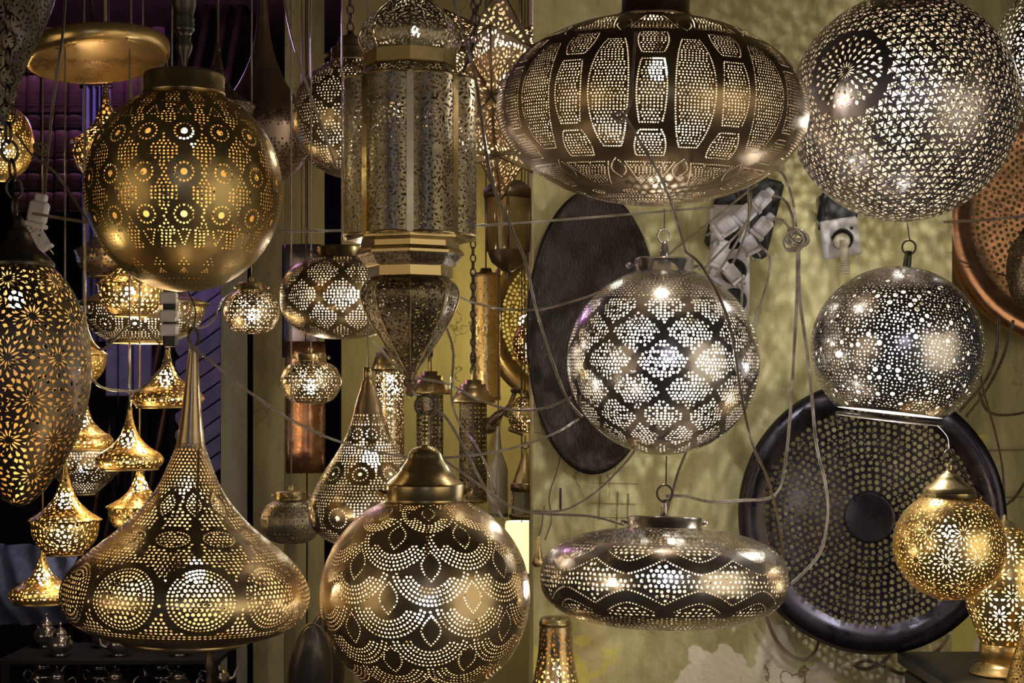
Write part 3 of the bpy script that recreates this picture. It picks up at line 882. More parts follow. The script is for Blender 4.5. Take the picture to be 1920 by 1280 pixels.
# bell lamp, front left
bell = smooth_prof([(26, 829), (29, 842), (37, 862), (52, 898), (74, 936), (108, 975), (146, 1008), (186, 1040), (214, 1070), (228, 1098), (230, 1122), (219, 1152), (192, 1176), (152, 1192), (118, 1199)], 6)
r, k, yb = lamp('bell_lamp', 'bell shaped brass lamp with long neck and big dotted circles', 347, 2.05, bell, 'brass_bell', pat_bell, bulb=(362, 1075, 20), col=(1.0, 0.91, 0.72), power=85, tilt=(0, 1.6), inner='inner_mid')
lathe_part(r, k, smooth_prof([(6, 648), (8, 655), (9.5, 668), (12, 700), (16, 745), (20, 785), (24, 815), (26.3, 830)], 4), yb, 'neck', 'brass_bell', 32)
lathe_part(r, k, [(119, 1198), (121, 1203), (112, 1207), (20, 1207), (0.5, 1206)], yb, 'bottom_rim', 'brass_cap', 40)
ring_part(r, k, 0, yb-632, 17, 3.2, turn=1.0)
hang_to(r, 0, (yb-618)*k, P(352, 545, 2.25), 1.8*k, sag=0.006)
# globe with fish scale pattern, bottom centre
r, k, yb = lamp('scale_lamp', 'big brown brass globe lamp pierced with dotted fish scales and leaves', 797, 2.05, sphere_prof(1118, 197, 194, 72, 5), 'brass_brown', pat_scales,
                bulb=(800, 1150, 24), col=(1.0, 0.90, 0.74), power=78, inner='inner_mid')
collar(r, k, yb, 73, 905, 940, 'brass')
lathe_part(r, k, smooth_prof([(72, 906), (64, 899), (52, 888), (46, 880), (42, 872), (34, 860), (30, 848), (22, 840), (9, 836), (8, 828), (6, 820), (9, 812), (6, 804), (9, 796), (6, 788), (8, 780), (5, 774), (0.5, 772)], 3), yb, 'cap', 'brass', 36)
ring_part(r, k, 0, yb-760, 19, 2.8, turn=0.25)
hang_to(r, 0, (yb-743)*k, P(772, 735, 2.3), 2.0*k, 'cord_dark', sag=-0.004)
# wide ellipsoid, top centre right
r, k, yb = lamp('ellipsoid_lamp', 'wide bronze ellipsoid lamp pierced with tortoise shell dot panels', 1216, 2.4, sphere_prof(210, 291, 176, 62, 5), 'bronze', pat_turtle,
                bulb=(1226, 135, 20), col=(1.0, 0.93, 0.78), power=200, tilt=(3.5, 2.0))
collar(r, k, yb, 63, -6, 40, 'dark_bronze', flare=1.06, screws=False)
lathe_part(r, k, [(46, -4), (40, -14), (24, -22), (8, -30), (5, -44), (0.5, -46)], yb, 'cap', 'dark_bronze', 32)
hang(r, k, yb, -40, r=2.2, mat='cord_dark')
# big arabesque globe, upper right
r, k, yb = lamp('arabesque_globe', 'large grey metal globe lamp cut with dense pinwheel triangles', 1694, 2.6, sphere_prof(203, 212, 212, 60, 6), 'gunmetal', pat_arabesque,
                bulb=(1705, 268, 5), col=(1.0, 0.97, 0.92), power=1150)
collar(r, k, yb, 61, -34, 2, 'dark_bronze', screws=False); hang(r, k, yb, -34, r=2.2, mat='cord_dark')
ag = r
# silver ogee globe
r, k, yb = lamp('ogee_globe', 'silvery globe lamp with ogee lattice of dots and chrome collar', 1240, 2.5, sphere_prof(677, 180, 176, 56, 5), 'silver', pat_ogee,
                bulb=(1245, 690, 4), col=COOL, power=3800, tilt=(1, 1))
collar(r, k, yb, 57, 484, 514, 'chrome')
lathe_part(r, k, [(0.5, 452), (5, 452), (6, 460), (8, 470), (9, 484)], yb, 'stem', 'chrome', 16)
ring_part(r, k, -2, yb-443, 13, 2.0, mat='chrome', turn=0.5)
hang(r, k, yb, 432, -2, r=1.2, mat='dark_metal', name='wire_hook', ztop=P(1240, 392, 2.5).z-r.location.z)
# starry dome
r, k, yb = lamp('starry_dome_lamp', 'tilted dark silver dome lamp with starry scattered holes and open bottom', 1668, 2.5, sphere_prof(652, 160, 154, 8, 98), 'silver', pat_stars,
                bulb=(1676, 700, 6), col=COOL, power=1300, tilt=(-2, 6.5))
lathe_part(r, k, [(97, 795-13), (99, 797-13), (99, 801-13), (96, 801-13)], yb, 'bottom_rim', 'dark_metal', 48)
lathe_part(r, k, [(0.5, 468), (6, 468), (7, 480), (8, 499)], yb, 'stem', 'dark_metal', 12)
ring_part(r, k, 0, yb-461, 13, 2.0, mat='dark_metal', turn=0.3)
hang_to(r, 0, (yb-449)*k, P(1700, 408, 2.6), 1.3*k)
# flat pumpkin
r, k, yb = lamp('disc_lamp', 'flattened silvery brown pumpkin lamp with wavy bands of dots', 1243, 2.4, superprof(1084, 232, 96, 70, 8, 2.5), 'silver_brown', pat_wave,
                bulb=(1250, 1086, 22), col=WHITE, power=85, tilt=(-4, 0.8))
collar(r, k, yb, 70, 968, 993, 'silver_brown')
lathe_part(r, k, [(0.5, 936), (6, 936), (5, 944), (7, 952), (6, 958), (9, 968)], yb, 'stem', 'silver_brown', 14)
ring_part(r, k, 0, yb-925, 16, 2.2, mat='dark_metal', turn=0.4)
hang(r, k, yb, 910, 2, r=1.3, mat='dark_metal', name='wire_hook', ztop=P(1243, 855, 2.4).z-r.location.z)
# small brass globe, lower right
r, k, yb = lamp('rosette_globe', 'small golden globe lamp with rosette cutwork and ridged brass cap', 1780, 2.45, sphere_prof(1022, 104, 103, 48, 4), 'gold', pat_rosette_globe,
                bulb=(1776, 998, 19), col=(1.0, 0.90, 0.68), power=60, step=12)
collar(r, k, yb, 50, 921, 941, 'brass')
lathe_part(r, k, smooth_prof([(50, 922), (46, 915), (36, 908), (26, 900), (20, 892), (10, 886), (6, 880), (7, 873), (4, 867), (0.5, 866)], 3), yb, 'cap', 'brass', 32)
ring_part(r, k, 0, yb-855, 12, 2.0, turn=0.6)
ch = [(0, 0, (yb-848)*k), (14*k, 0, (yb-866)*k), (30*k, 0, (yb-892)*k), (45*k, 0, (yb-918)*k), (52*k, 0, (yb-932)*k)]
chain(r, k, ch, 7, 1.4)
hang_to(r, 0, (yb-845)*k, P(1752, 792, 2.5), 1.2*k, sag=0.008)
# egg at left edge
egg = smooth_prof([(58, 497), (80, 518), (104, 556), (124, 610), (132, 672), (129, 735), (114, 800), (90, 855), (60, 902), (30, 936), (5, 949)], 6)
r, k, yb = lamp('egg_lamp', 'dark brown egg shaped lamp with large rosette cutwork at left edge', 36, 2.2, egg, 'filigree_dark', pat_rosette_egg,
                bulb=(30, 566, 15), col=(1.0, 0.84, 0.50), power=52)
lathe_part(r, k, smooth_prof([(64, 500), (64, 492), (52, 478), (36, 464), (26, 450), (20, 436), (12, 424), (8, 410), (0.5, 405)], 3), yb, 'cap', 'dark_metal', 32)
chain(r, k, [(-8*k, 0, (yb-405)*k), (-10*k, 0, (yb-340)*k), (-20*k, 0, (yb-240)*k), (-20*k, 0, (yb-40)*k), (-20*k, 0, CEIL-r.location.z)], 20, 3.0, sx=.75)
# eye patterned teardrop behind the scale lamp
tear = smooth_prof([(13, 725), (20, 745), (28, 775), (40, 812), (60, 850), (86, 890), (106, 930), (112, 958), (104, 988), (80, 1010), (50, 1022), (10, 1028)], 6)
r, k, yb = lamp('teardrop_lamp', 'brass teardrop lamp with ringed eye motifs behind the fish scale globe', 690, 2.46, tear, 'brass_bell',
                pat_eye_tear(9, [(812, .8), (885, 1.1), (965, 1.45)], top=775, d=6.6, r=2.1), bulb=(695, 868, 19), col=WHITE, power=42)
lathe_part(r, k, [(0.5, 688), (8, 688), (9, 700), (8, 712), (12, 716), (14, 727)], yb, 'neck', 'brass_cap', 20)
hang(r, k, yb, 688, r=1.6)
# wide pumpkin behind the lantern
r, k, yb = lamp('pumpkin_lamp', 'squat brass pumpkin lamp with curved lattice of dots behind the lantern', 641, 2.6, superprof(557, 116, 79, 46, 5, 2.35), 'brass_brown', pat_ogee_small,
                bulb=(668, 557, 17), col=WHITE, power=60, step=12)
collar(r, k, yb, 47, 462, 486, 'brass_cap'); hang(r, k, yb, 462, r=1.6)
# globe behind the lantern
def pat_lattice(p):
    f = ogee(p, 9, 40, p.at(225), 3.5); p.fill(6.6, 1.8, f, 8, p.S-8, 0.1)
r, k, yb = lamp('dotted_globe', 'brown dotted globe lamp hanging by a chain left of the lantern', 657, 2.97, sphere_prof(222, 110, 112, 34, 4), 'brass_brown', pat_lattice,
                bulb=(668, 158, 15), col=WHITE, power=48, step=12)
collar(r, k, yb, 36, 90, 118, 'brass_cap')
lathe_part(r, k, [(0.5, 58), (5, 58), (8, 66), (20, 70), (24, 78), (26, 90)], yb, 'cap', 'brass_cap', 24)
chain(r, k, [(0, 0, (yb-60)*k), (0, 0, (yb+30)*k), (0, 0, CEIL-r.location.z)], 10, 1.8)

# ------------------------------------------------------------------ the tall octagonal lantern
k = 2.3/F; LC = 769.0; yb = 746.0
lan = empty('octagonal_lantern', P(LC, yb, 2.3), 'tall dark filigree lantern with onion dome and eight curved panels', 'lantern', None, (0, 0, math.atan((960-LC)/F)))
def octa(th): return math.cos(PI/8)/np.cos(np.mod(np.asarray(th)-PI, PI/4)-PI/8)
def octf(a): return float(octa(a))
dome = smooth_prof([(9, -40), (14, -24), (32, -6), (58, 18), (82, 42), (94, 66), (93, 84), (83, 103)], 6)
p = Pat(dome, octa); p.cell = 7.0; shapes_fill(p, 9, f_cres(7.0), 0.7); shapes_fill(p, 6, f_leaf(5.5, 2.8), 0.8, rounds=1)
o = link_mesh('dome', p.mesh('dome', k, yb, 14), M['filigree'], lan)
onion = smooth_prof([(70, 523), (84, 533), (91, 548), (89, 566), (76, 598), (56, 632), (36, 662), (20, 684), (12, 696)], 6)
p = Pat(onion, octa); p.cell = 7.0; shapes_fill(p, 9, f_cres(7.0), 0.7); shapes_fill(p, 6, f_leaf(5.5, 2.8), 0.8, rounds=1)
link_mesh('bottom_onion', p.mesh('bottom_onion', k, yb, 14), M['filigree_dark'], lan)
p = Pat([(86, 129), (93, 139), (106, 150), (107, 154)], octa); shapes_fill(p, 8, f_cres(4), 0.9); link_mesh('roof_skirt', p.mesh('roof_skirt', k, yb, 12), M['filigree'], lan)
p = Pat([(100, 478), (94, 486), (84, 500)], octa); shapes_fill(p, 8, f_cres(4.2), 0.9); link_mesh('bottom_skirt', p.mesh('bottom_skirt', k, yb, 10), M['filigree_dark'], lan)
for prof, nm in (([(82, 102), (87, 103), (87, 127), (82, 130)], 'upper_band'), ([(106, 150), (118, 154), (118, 158), (100, 160), (0.5, 160)], 'roof_plate'),
                 ([(0.5, 447), (118, 447), (118, 452), (100, 455), (92, 456), (92, 466), (98, 470), (101, 474), (101, 479)], 'lower_band'), ([(83, 499), (80, 502), (80, 520), (70, 524)], 'waist_band')):
    lathe_part(lan, k, prof, yb, nm, 'brass_cap', 8, None).data.polygons.foreach_set('use_smooth', np.zeros(8*(len(prof)-1), dtype=bool))
lathe_part(lan, k, [(12, 695), (14, 700), (8, 706), (13, 714), (13, 722), (7, 728), (9, 736), (6, 742), (0.5, 745)], yb, 'finial', 'dark_bronze', 16)
lathe_part(lan, k, [(0.5, -75), (5, -75), (6, -60), (10, -52), (7, -46), (10, -38)], yb, 'top_knob', 'brass_cap', 12)
cw, sag, VR = 2*113*math.sin(PI/8), 25.0, 113.0
rho = (cw*cw/4+sag*sag)/(2*sag); half = math.asin(cw/2/rho); arcw = 2*half*rho; PH = 288.0
sh = Sheet([(0, 0), (arcw, 0), (arcw, PH), (0, PH)])
sh.rosette(arcw/2, 140, [(13, 13, 2.6, 14, 0), (25, 10, 3.6, 18, .5), (35, 8, 4.2, 22, 0), (44, 7, 4, 26, .5)], 8)
sh.scatter(10.5, f_cres(9.0), 0.9, 3); sh.scatter(6.4, f_leaf(7.0, 4.0), 0.9, 3)
vt = sh.tri(12.0)
def lobe(x, y):
    a = (x/arcw-.5)*2*half; u = rho*math.sin(a); w = rho*math.cos(a)-rho*math.cos(half)
    return (u*k, (VR*math.cos(PI/8)+w)*k, (yb-157-y)*k)
pm = sheet_mesh('panel', vt, lobe, 'filigree')
n = 10; capmes = []
for yy in (157, 445):
    capm = MB()
    ar = [(rho*math.sin(-half+2*half*i/n)*k, (VR*math.cos(PI/8)+rho*math.cos(-half+2*half*i/n)-rho*math.cos(half))*k, (yb-yy)*k) for i in range(n+1)]
    capm.tube(ar, 2.2*k, 5); capm.add(ar, [tuple(range(n+1))])
    capme = capm.mesh('panel_edge'); capme.materials.append(M['brass_cap']); capmes.append(capme)
for i in range(8):
    o = link_mesh('panel', pm, None, lan); o.rotation_euler = (0, 0, PI/8+i*PI/4)
    for cm in capmes: link_mesh('panel_edge', cm, None, o, False)
    a = PI+i*PI/4; rb = MB(); ca, sa = math.cos(a), math.sin(a)
    rb.box((VR*1.01*sa*k, VR*1.01*ca*k, (yb-301)*k), (13*k, 8*k, 290*k), (0, 0, -a)); rb.build('rib', M['brass_cap'], lan, False)
    for prof, nm in ((dome, 'dome_rib'), (onion, 'onion_rib')):
        t = MB(); t.tube([(r_*1.01*sa*k, r_*1.01*ca*k, (yb-y_)*k) for r_, y_ in prof], 1.8*k, 5); t.build(nm, M['brass_cap'], lan)
bulb_part(lan, (10*k, 0, (yb-62)*k), 9*k, WHITE, 34.0)
chain(lan, k, [(0, 0, (yb+75)*k), (0, 0, (yb+200)*k), (0, 0, CEIL-lan.location.z)], 10, 2.0)

# ------------------------------------------------------------------ trays on the wall
def disc_pat(p, q0, q1, d, rb, rs):
    q = q0
    while q < q1:
        n = int(2*PI*p.R(q)/d)
        for i in range(n): p.dot(2*PI*(i+.5*(int(q/d) % 2)+.3)/n+RND.uniform(-.12, .12)*d/p.R(q), q+RND.uniform(-1, 1), rb*RND.uniform(.85, 1.1), .8)
        q += d*.93
    p.fill(d*.62, rs, None, q0, q1-4, 0.2, 0.7, 0.2)
def tray(name, label, cx, cy, Y, prof, mat, pattern, yaw=0.0, pitch=0.0, sx=1.0, boss=None, step=16, group=None):
    k = Y/F; root = empty(name, P(cx, cy, Y), label, 'tray', group, (PI/2+pitch, 0, yaw)); p = Pat(prof)
    if pattern: pattern(p)
    o = link_mesh('dish', p.mesh('dish', k, 0, step), M[mat], root); o.scale = (1, sx, 1); o.rotation_euler = (0, 0, -PI/2)
    if boss:
        b = MB(); b.lathe([(boss*k, -.5*k), (boss*k, 1.6*k), (boss*.9*k, 2.2*k), (0, 2.2*k)], 40); b.build('centre_disc', M[mat], root)
    return root, k
DISH = smooth_prof([(2, 6), (60, 7), (120, 7), (170, 6), (204, 2), (210, -2), (222, -11), (240, -14), (254, -9), (260, 2), (256, 10)], 5)
tr, k = tray('pierced_tray', 'large round black metal tray pierced with dots and a plain centre', 1630, 970, 2.845, DISH, 'tray_black', lambda p: disc_pat(p, 52, 200, 13.2, 4.3, 1.8), yaw=R(-19), pitch=R(2), sx=.96, boss=48)
tray('oval_tray', 'tall plain dark brown oval tray hung on the wall behind silvery globe', 1112, 622, 2.925, smooth_prof([(2, 8), (120, 8), (215, 6), (240, 0), (262, -10), (270, -4), (268, 6)], 5), 'tray_brown', None, sx=.47)
tray('copper_tray', 'big hammered copper tray with pierced middle at right edge', 1985, 415, 3.86, [(r_*.9, y_) for r_, y_ in DISH], 'copper', lambda p: disc_pat(p, 20, 176, 12.5, 4.0, 1.9), yaw=R(10), pitch=R(-3))
k = 3.75/F
gp, k = tray('gilded_plate', 'glowing golden pierced wall plate beside the wall corner', 1070, 600, 3.95, [(r_*.66, y_) for r_, y_ in DISH], 'gold', lambda p: disc_pat(p, 8, 132, 8.5, 3.1, 1.3), yaw=R(8))
bulb_part(gp, (-70*k, 0, -90*k), 16*k, (1.0, 0.85, 0.35), 40)

# ------------------------------------------------------------------ brass canopy plate and the lamps hanging below it
TEAR = [(.07, 0), (.10, .14), (.17, .29), (.31, .47), (.60, .64), (.88, .74), (1, .84), (.97, .92), (.84, 1.0)]
LIP = [(.06, 0), (.10, .12), (.18, .25), (.34, .4), (.62, .52), (.97, .615), (1, .63), (.93, .65), (.91, .74), (.82, .86), (.64, .95), (.5, 1)]
kp = 2.85/F
can = empty('canopy_plate', P(183, 118, 2.85), 'round tilted brass ceiling plate that the small pendants hang from', 'ceiling plate', None, (R(-5), R(-7), 0))
MB().lathe([(0, 4*kp), (20*kp, 5*kp), (118*kp, 1*kp), (126*kp, 0), (134*kp, 8*kp), (136*kp, 30*kp), (134*kp, 32*kp), (10*kp, 33*kp), (0, 33*kp)], 48).build('plate', M['gold'], can)
MB().tube([(0, 0, 30*kp), (0, 0, CEIL-can.location.z)], 4*kp, 8).build('rod', M['dark_metal'], can)
def plate_z(x, y):   # underside of the plate at world x, y
    n = Euler((R(-5), R(-7), 0)).to_matrix()@Vector((0, 0, 1)); c = can.location; return c.z-((x-c.x)*n.x+(y-c.y)*n.y)/n.z
def norm(shape, yt, yb_, hw): return smooth_prof([(r_*hw, yt+y_*(yb_-yt)) for r_, y_ in shape], 5)
def pendant(name, label, cx, Y, yt, yb_, hw, shape, pat, mat='gold', bulb=None, power=70, col=GOLDEN, to_plate=True, cordmat='cord', group=None, rim=True):
    r, k, yb = lamp(name, label, cx, Y, norm(shape, yt, yb_, hw), mat, pat, bulb=bulb, col=col, power=power, step=11, group=group)
    rt = shape[0][0]*hw
    lathe_part(r, k, [(.5, yt-14), (rt*.8, yt-14), (rt*.8, yt-4), (rt*1.2, yt-2), (rt*1.2, yt+2)], yb, 'ferrule', 'brass', 10)
    if rim:
        rr = shape[-1][0]*hw
        lathe_part(r, k, [(rr*.97, yb-1), (rr*1.02, yb), (rr*1.02, yb+3), (rr*.94, yb+3.5)], yb, 'bottom_rim', 'brass', 28)
    zt = (plate_z(r.location.x, Y)-r.location.z) if to_plate else None
    hang(r, k, yb, yt-12, r=1.7, mat=cordmat, ztop=zt)
    return r
SG = 'small pendants below the brass plate'
pendant('small_pendant', 'small golden teardrop pendant beside the neck of the bell lamp', 314, 2.85, 655, 762, 68, TEAR, pat_bigsmall(5.6, 1.9), bulb=(311, 712, 14), power=80, group=SG)
pendant('small_pendant', 'lit golden teardrop pendant left of the bell lamp shoulder, lowest rim bright', 243, 2.8, 768, 878, 63, TEAR, pat_bigsmall(6.0, 2.0), bulb=(240, 828, 13), power=80, group=SG)
pendant('small_pendant', 'golden teardrop pendant half hidden behind the egg lamp', 160, 2.98, 748, 840, 52, TEAR, pat_bigsmall(5.4, 1.8), bulb=(154, 792, 12), power=80, group=SG)
pendant('small_pendant', 'lipped brass pendant with cone top and round bowl below the egg lamp', 122, 2.75, 868, 1038, 68, LIP, pat_bigsmall(6.0, 2.0), bulb=(123, 942, 14), power=90, col=WARM, group=SG)
pendant('small_pendant', 'lipped golden pendant partly hidden by the bell lamp shoulder', 262, 2.95, 868, 998, 63, LIP, pat_bigsmall(5.8, 1.9), bulb=(265, 912, 12), power=80, group=SG)
pendant('small_pendant', 'lowest small golden teardrop pendant above the blue cloth', 80, 2.9, 1030, 1128, 62, TEAR, pat_bigsmall(5.6, 1.9), bulb=(83, 1086, 13), power=80, group=SG)
pendant('bowl_pendant', 'golden bowl shaped pendant with flared lip under eye patterned globe', 246, 3.08, 440, 590, 67, LIP, pat_bigsmall(6.2, 2.1), bulb=(243, 555, 13), power=90, col=WARM, to_plate=False)
pendant('wide_pendant', 'wide bronze pendant with eye motifs and open glowing bottom', 268, 3.42, 450, 640, 124, LIP, pat_eye_tear(11, [(580, 1.0), (612, .9)], d=6.0, r=1.9, top=575), 'brass_brown', bulb=(262, 598, 16), power=90, col=WHITE, to_plate=False)
pendant('unlit_pendant', 'unlit brass pendant with dotted bowl behind eye patterned globe', 196, 3.45, 395, 518, 58, LIP, pat_dots(8, 2.6), 'brass_brown', to_plate=False)
pendant('unlit_pendant', 'gold pendant with flat cone top peeking out right of the egg lamp', 158, 3.12, 585, 712, 44, LIP, pat_dots(6, 1.9), 'gold', bulb=(150, 690, 9), power=40, to_plate=False)
pendant('tall_pendant', 'amber teardrop pendant with round holes left of eye patterned globe', 199, 3.28, 160, 335, 67, LIP, pat_bigsmall(6.6, 2.4), 'gold', bulb=(190, 262, 12), power=75, to_plate=False)
pendant('drum_pendant', 'flat bronze drum lamp behind the lipped brass pendant', 158, 3.6, 790, 925, 74, [(.07, 0), (.2, .2), (.6, .35), (1, .38), (1, .62), (.95, .66), (.6, .85), (.3, 1)], pat_eye_tear(12, [(868, .7), (893, .7)], d=5.4, r=1.7, top=845), 'brass_brown', bulb=(158, 880, 10), power=60, col=WHITE, to_plate=False)
pendant('gold_globe', 'golden dotted globe lamp at the upper left edge', 4, 3.0, 198, 336, 58, [(.15, 0), (.55, .07), (.85, .22), (1, .5), (.85, .78), (.55, .93), (.2, 1)], lambda p: p.fill(6.4, 1.9, ogee(p, 8, 30, p.at(268), 3), 5, p.S-5, .1), 'gold', bulb=(8, 280, 12), power=60, to_plate=False, cordmat='cord_dark')
pendant('horn_lamp', 'unlit dark horn shaped lamp with tall narrow neck', 493, 3.3, 0, 345, 92, [(.1, 0), (.12, .1), (.17, .22), (.29, .34), (.5, .46), (.8, .58), (.96, .68), (.95, .74), (.97, .75), (.95, .76), (.90, .84), (.66, .93), (.35, 1)], lambda p: (p.fill(8, 2.2, lambda th, q: 212 < p.Yv(q) < 250 or p.Yv(q) > 270, 5, p.S-5, .25)), 'dark_bronze', to_plate=False, cordmat='cord_dark')
pendant('chained_lamp', 'small dark filigree lamp top showing behind eye patterned globe', 409, 2.9, 95, 260, 70, LIP, lambda p: shapes_fill(p, 7, f_tri(4), .9), 'filigree_dark', to_plate=False, cordmat='cord_dark')
pendant('corner_lamp', 'dark pierced lamp hanging in the upper left corner', -22, 2.4, -160, 238, 122, [(.3, 0), (.7, .12), (1, .32), (.86, .5), (.6, .68), (.42, .84), (.25, 1)], lambda p: shapes_fill(p, 10, f_cres(6.0), 1.2), 'dark_metal', to_plate=False, cordmat='cord_dark')
GB = [(.42, 0), (.80, .14), (.97, .36), (1, .5), (.95, .66), (.75, .88), (.45, .98), (.1, 1)]
def small_globe(label, cx, Y, yt, yb_, hw, bulb, power):
    r, k, yb = lamp('small_globe', label, cx, Y, norm(GB, yt, yb_, hw), 'brass_brown' if bulb else 'filigree', pat_small_rosette, bulb=bulb, col=(1.0, .92, .74), power=power, step=10, group='small cut globes on clear cords')
    collar(r, k, yb, hw*.5, yt-14, yt+2, 'brass_cap')
    lathe_part(r, k, [(.5, yt-25), (4, yt-25), (6, yt-20), (4, yt-15), (5, yt-14)], yb, 'knob', 'brass_cap', 10)
    hang(r, k, yb, yt-24, r=1.6)
small_globe('small lit flattened globe right of the eye patterned globe', 472, 2.95, 544, 626, 52, (475, 593, 13), 42)
small_globe('small lit flattened globe below the squat pumpkin lamp', 583, 2.8, 676, 757, 57, (583, 727, 13), 42)
small_globe('small unlit flattened globe beside the bell lamp', 546, 2.75, 935, 1019, 57, None, 0)

# ------------------------------------------------------------------ tube lamps, star, and lamps in the passage
def tube_lamp(label, cx, Y, y0, y1, rad, bulb=None, power=60, mat='filigree_dark', pat=None, chained=True, hat=1.6):
    r, k, yb = lamp('tube_lamp', label, cx, Y, [(rad, y0), (rad, (y0+y1)/2), (rad, y1)], mat, pat or pat_small_rosette, bulb=bulb, col=WHITE, power=power, step=10, group='tube lamps in the passage')
    lathe_part(r, k, [(.5, y0-42), (rad*.62, y0-42), (rad*.62, y0-34), (rad*.95, y0-34), (rad*.95, y0-27), (rad*1.02, y0-26), (rad*hat, y0-3), (rad*hat, y0+1), (rad*.9, y0+2)], yb, 'hat', 'brass_cap', 28)
    lathe_part(r, k, [(.5, y0-80), (3.4, y0-80), (4, y0-60), (4, y0-42)], yb, 'stem', 'brass_cap', 8)
    if chained: chain(r, k, [(0, 0, (yb-y0+80)*k), (0, 0, (yb-y0+150)*k), (0, 0, CEIL-r.location.z)], 8, 1.5)
    else: hang(r, k, yb, y0-80, r=1.5)
    lathe_part(r, k, [(rad*1.03, y1-4), (rad*1.05, y1), (rad*.9, y1+3), (.5, y1+3)], yb, 'base_cap', 'brass_cap', 24)
tube_lamp('lit tube lamp with bright bulb behind the teardrop lamp', 731, 3.3, 694, 860, 27, (736, 724, 15), 85, 'brass_brown', hat=1.25)
tube_lamp('unlit dark tube lamp nearest the tip of the lantern', 806, 3.6, 738, 905, 25)
tube_lamp('unlit dark tube lamp on a chain right of the lantern tip', 887, 3.3, 754, 940, 26)
r, k, yb = lamp('gold_tube_lamp', 'tall embossed golden tube lamp right of the lantern', 911, 3.6, [(27, 515), (27, 630), (27, 748)], 'gold', lambda p: p.fill(14, 1.3, None, 10, p.S-10, .1), step=12)
lathe_part(r, k, [(.5, 503), (10, 503), (12, 510), (27.5, 513), (28, 518), (27, 520)], yb, 'top_cap', 'brass_cap', 20); hang(r, k, yb, 505, r=1.5, mat='cord_dark')
lathe_part(r, k, [(28, 744), (28, 750), (.5, 752)], yb, 'base_cap', 'brass_cap', 20)
# star: icosahedron with pyramids, sixty pierced facets
kS = 3.02/F; star = empty('star_lamp', P(938, 180, 3.02), 'pierced brown metal star lamp with pyramid points between lantern and ellipsoid', 'lamp', None, (0.35, 0.2, 0.5))
g_ = (1+5**.5)/2; iv = [Vector(v).normalized() for v in [(-1, g_, 0), (1, g_, 0), (-1, -g_, 0), (1, -g_, 0), (0, -1, g_), (0, 1, g_), (0, -1, -g_), (0, 1, -g_), (g_, 0, -1), (g_, 0, 1), (-g_, 0, -1), (-g_, 0, 1)]]
ifc = [(0, 11, 5), (0, 5, 1), (0, 1, 7), (0, 7, 10), (0, 10, 11), (1, 5, 9), (5, 11, 4), (11, 10, 2), (10, 7, 6), (7, 1, 8), (3, 9, 4), (3, 4, 2), (3, 2, 6), (3, 6, 8), (3, 8, 9), (4, 9, 5), (2, 4, 11), (6, 2, 10), (8, 6, 7), (9, 8, 1)]
RB, RT = 122.0, 200.0; ed = (iv[0]-iv[11]).length*RB; c0 = (iv[0]+iv[11]+iv[5])/3; tip = c0.normalized()*RT; hgt = (tip-(iv[0]+iv[11])*RB/2).length
sh = Sheet([(-ed/2, 0), (ed/2, 0), (0, hgt)]); sh.rosette(0, hgt*.22, [(8, 10, 3.4, 10, 0), (18, 8, 4.2, 14, .5)], 3); sh.scatter(9.5, f_leaf(10, 5.6), .9, 3); svt = sh.tri(14)
for fa in ifc:
    a, b, c = [iv[i]*RB for i in fa]; tp = ((a+b+c)/3).normalized()*RT; vs = []; fs = []
    sp = None
    for (u, v) in ((a, b), (b, c), (c, a)):
        m = (u+v)/2; ex = (v-u).normalized(); ey = (tp-m).normalized()
        me = sheet_mesh('facet', svt, lambda x, y: tuple((m+ex*x+ey*y)*kS), 'star_metal')
        o = link_mesh('facet', me, None, star, False)
        t = MB(); t.tube([u*kS, tp*kS], 1.8*kS, 4); t.build('seam', M['dark_bronze'], o)
bulb_part(star, (-8*kS, -20*kS, 20*kS), 15*kS, WHITE, 240)
hang_to(star, 0, RT*.6*kS, P(938, 180, 3.02)+Vector((0, 0, CEIL-P(938, 180, 3.02).z)), 1.8*kS, 'cord_dark', 'cord')
# chains hanging left of the star
kk = 2.65/F; hc = empty('hanging_chain', P(858, 205, 2.65), 'dark link chain hanging between lantern and star lamp', 'chain')
chain(hc, kk, [(0, 0, 0), (12*kk, 0, 70*kk), (38*kk, 0, 215*kk), (60*kk, 0, CEIL-hc.location.z)], 11, 2.0)
# glass lantern under the star
kg = 3.32/F; gl = empty('glass_lantern', P(952, 520, 3.32), 'glossy amber glass lantern with dark frame below the star lamp', 'lantern')
hx = lambda pr, nm, mt: lathe_part(gl, kg, pr, 520, nm, mt, 6)
hx([(46, 372), (47, 400), (46, 450), (43, 470)], 'glass', 'glass_amber'); hx([(44, 470), (36, 490), (12, 508), (.5, 510)], 'bottom_cone', 'dark_bronze')
hx([(.5, 335), (30, 340), (52, 358), (52, 370), (47, 373)], 'roof', 'dark_bronze')
for i in range(6):
    a = 2*PI*i/6; t = MB(); t.tube([(48*math.sin(a)*kg, 48*math.cos(a)*kg, (520-372)*kg), (45*math.sin(a)*kg, 45*math.cos(a)*kg, (520-470)*kg)], 2.4*kg, 5); t.build('frame_bar', M['dark_bronze'], gl)
lathe_part(gl, kg, [(4, 508), (7, 513), (3, 518), (5, 522), (.5, 528)], 520, 'finial', 'dark_bronze', 10)
hang(gl, kg, 520, 336, r=1.6, mat='cord_dark')
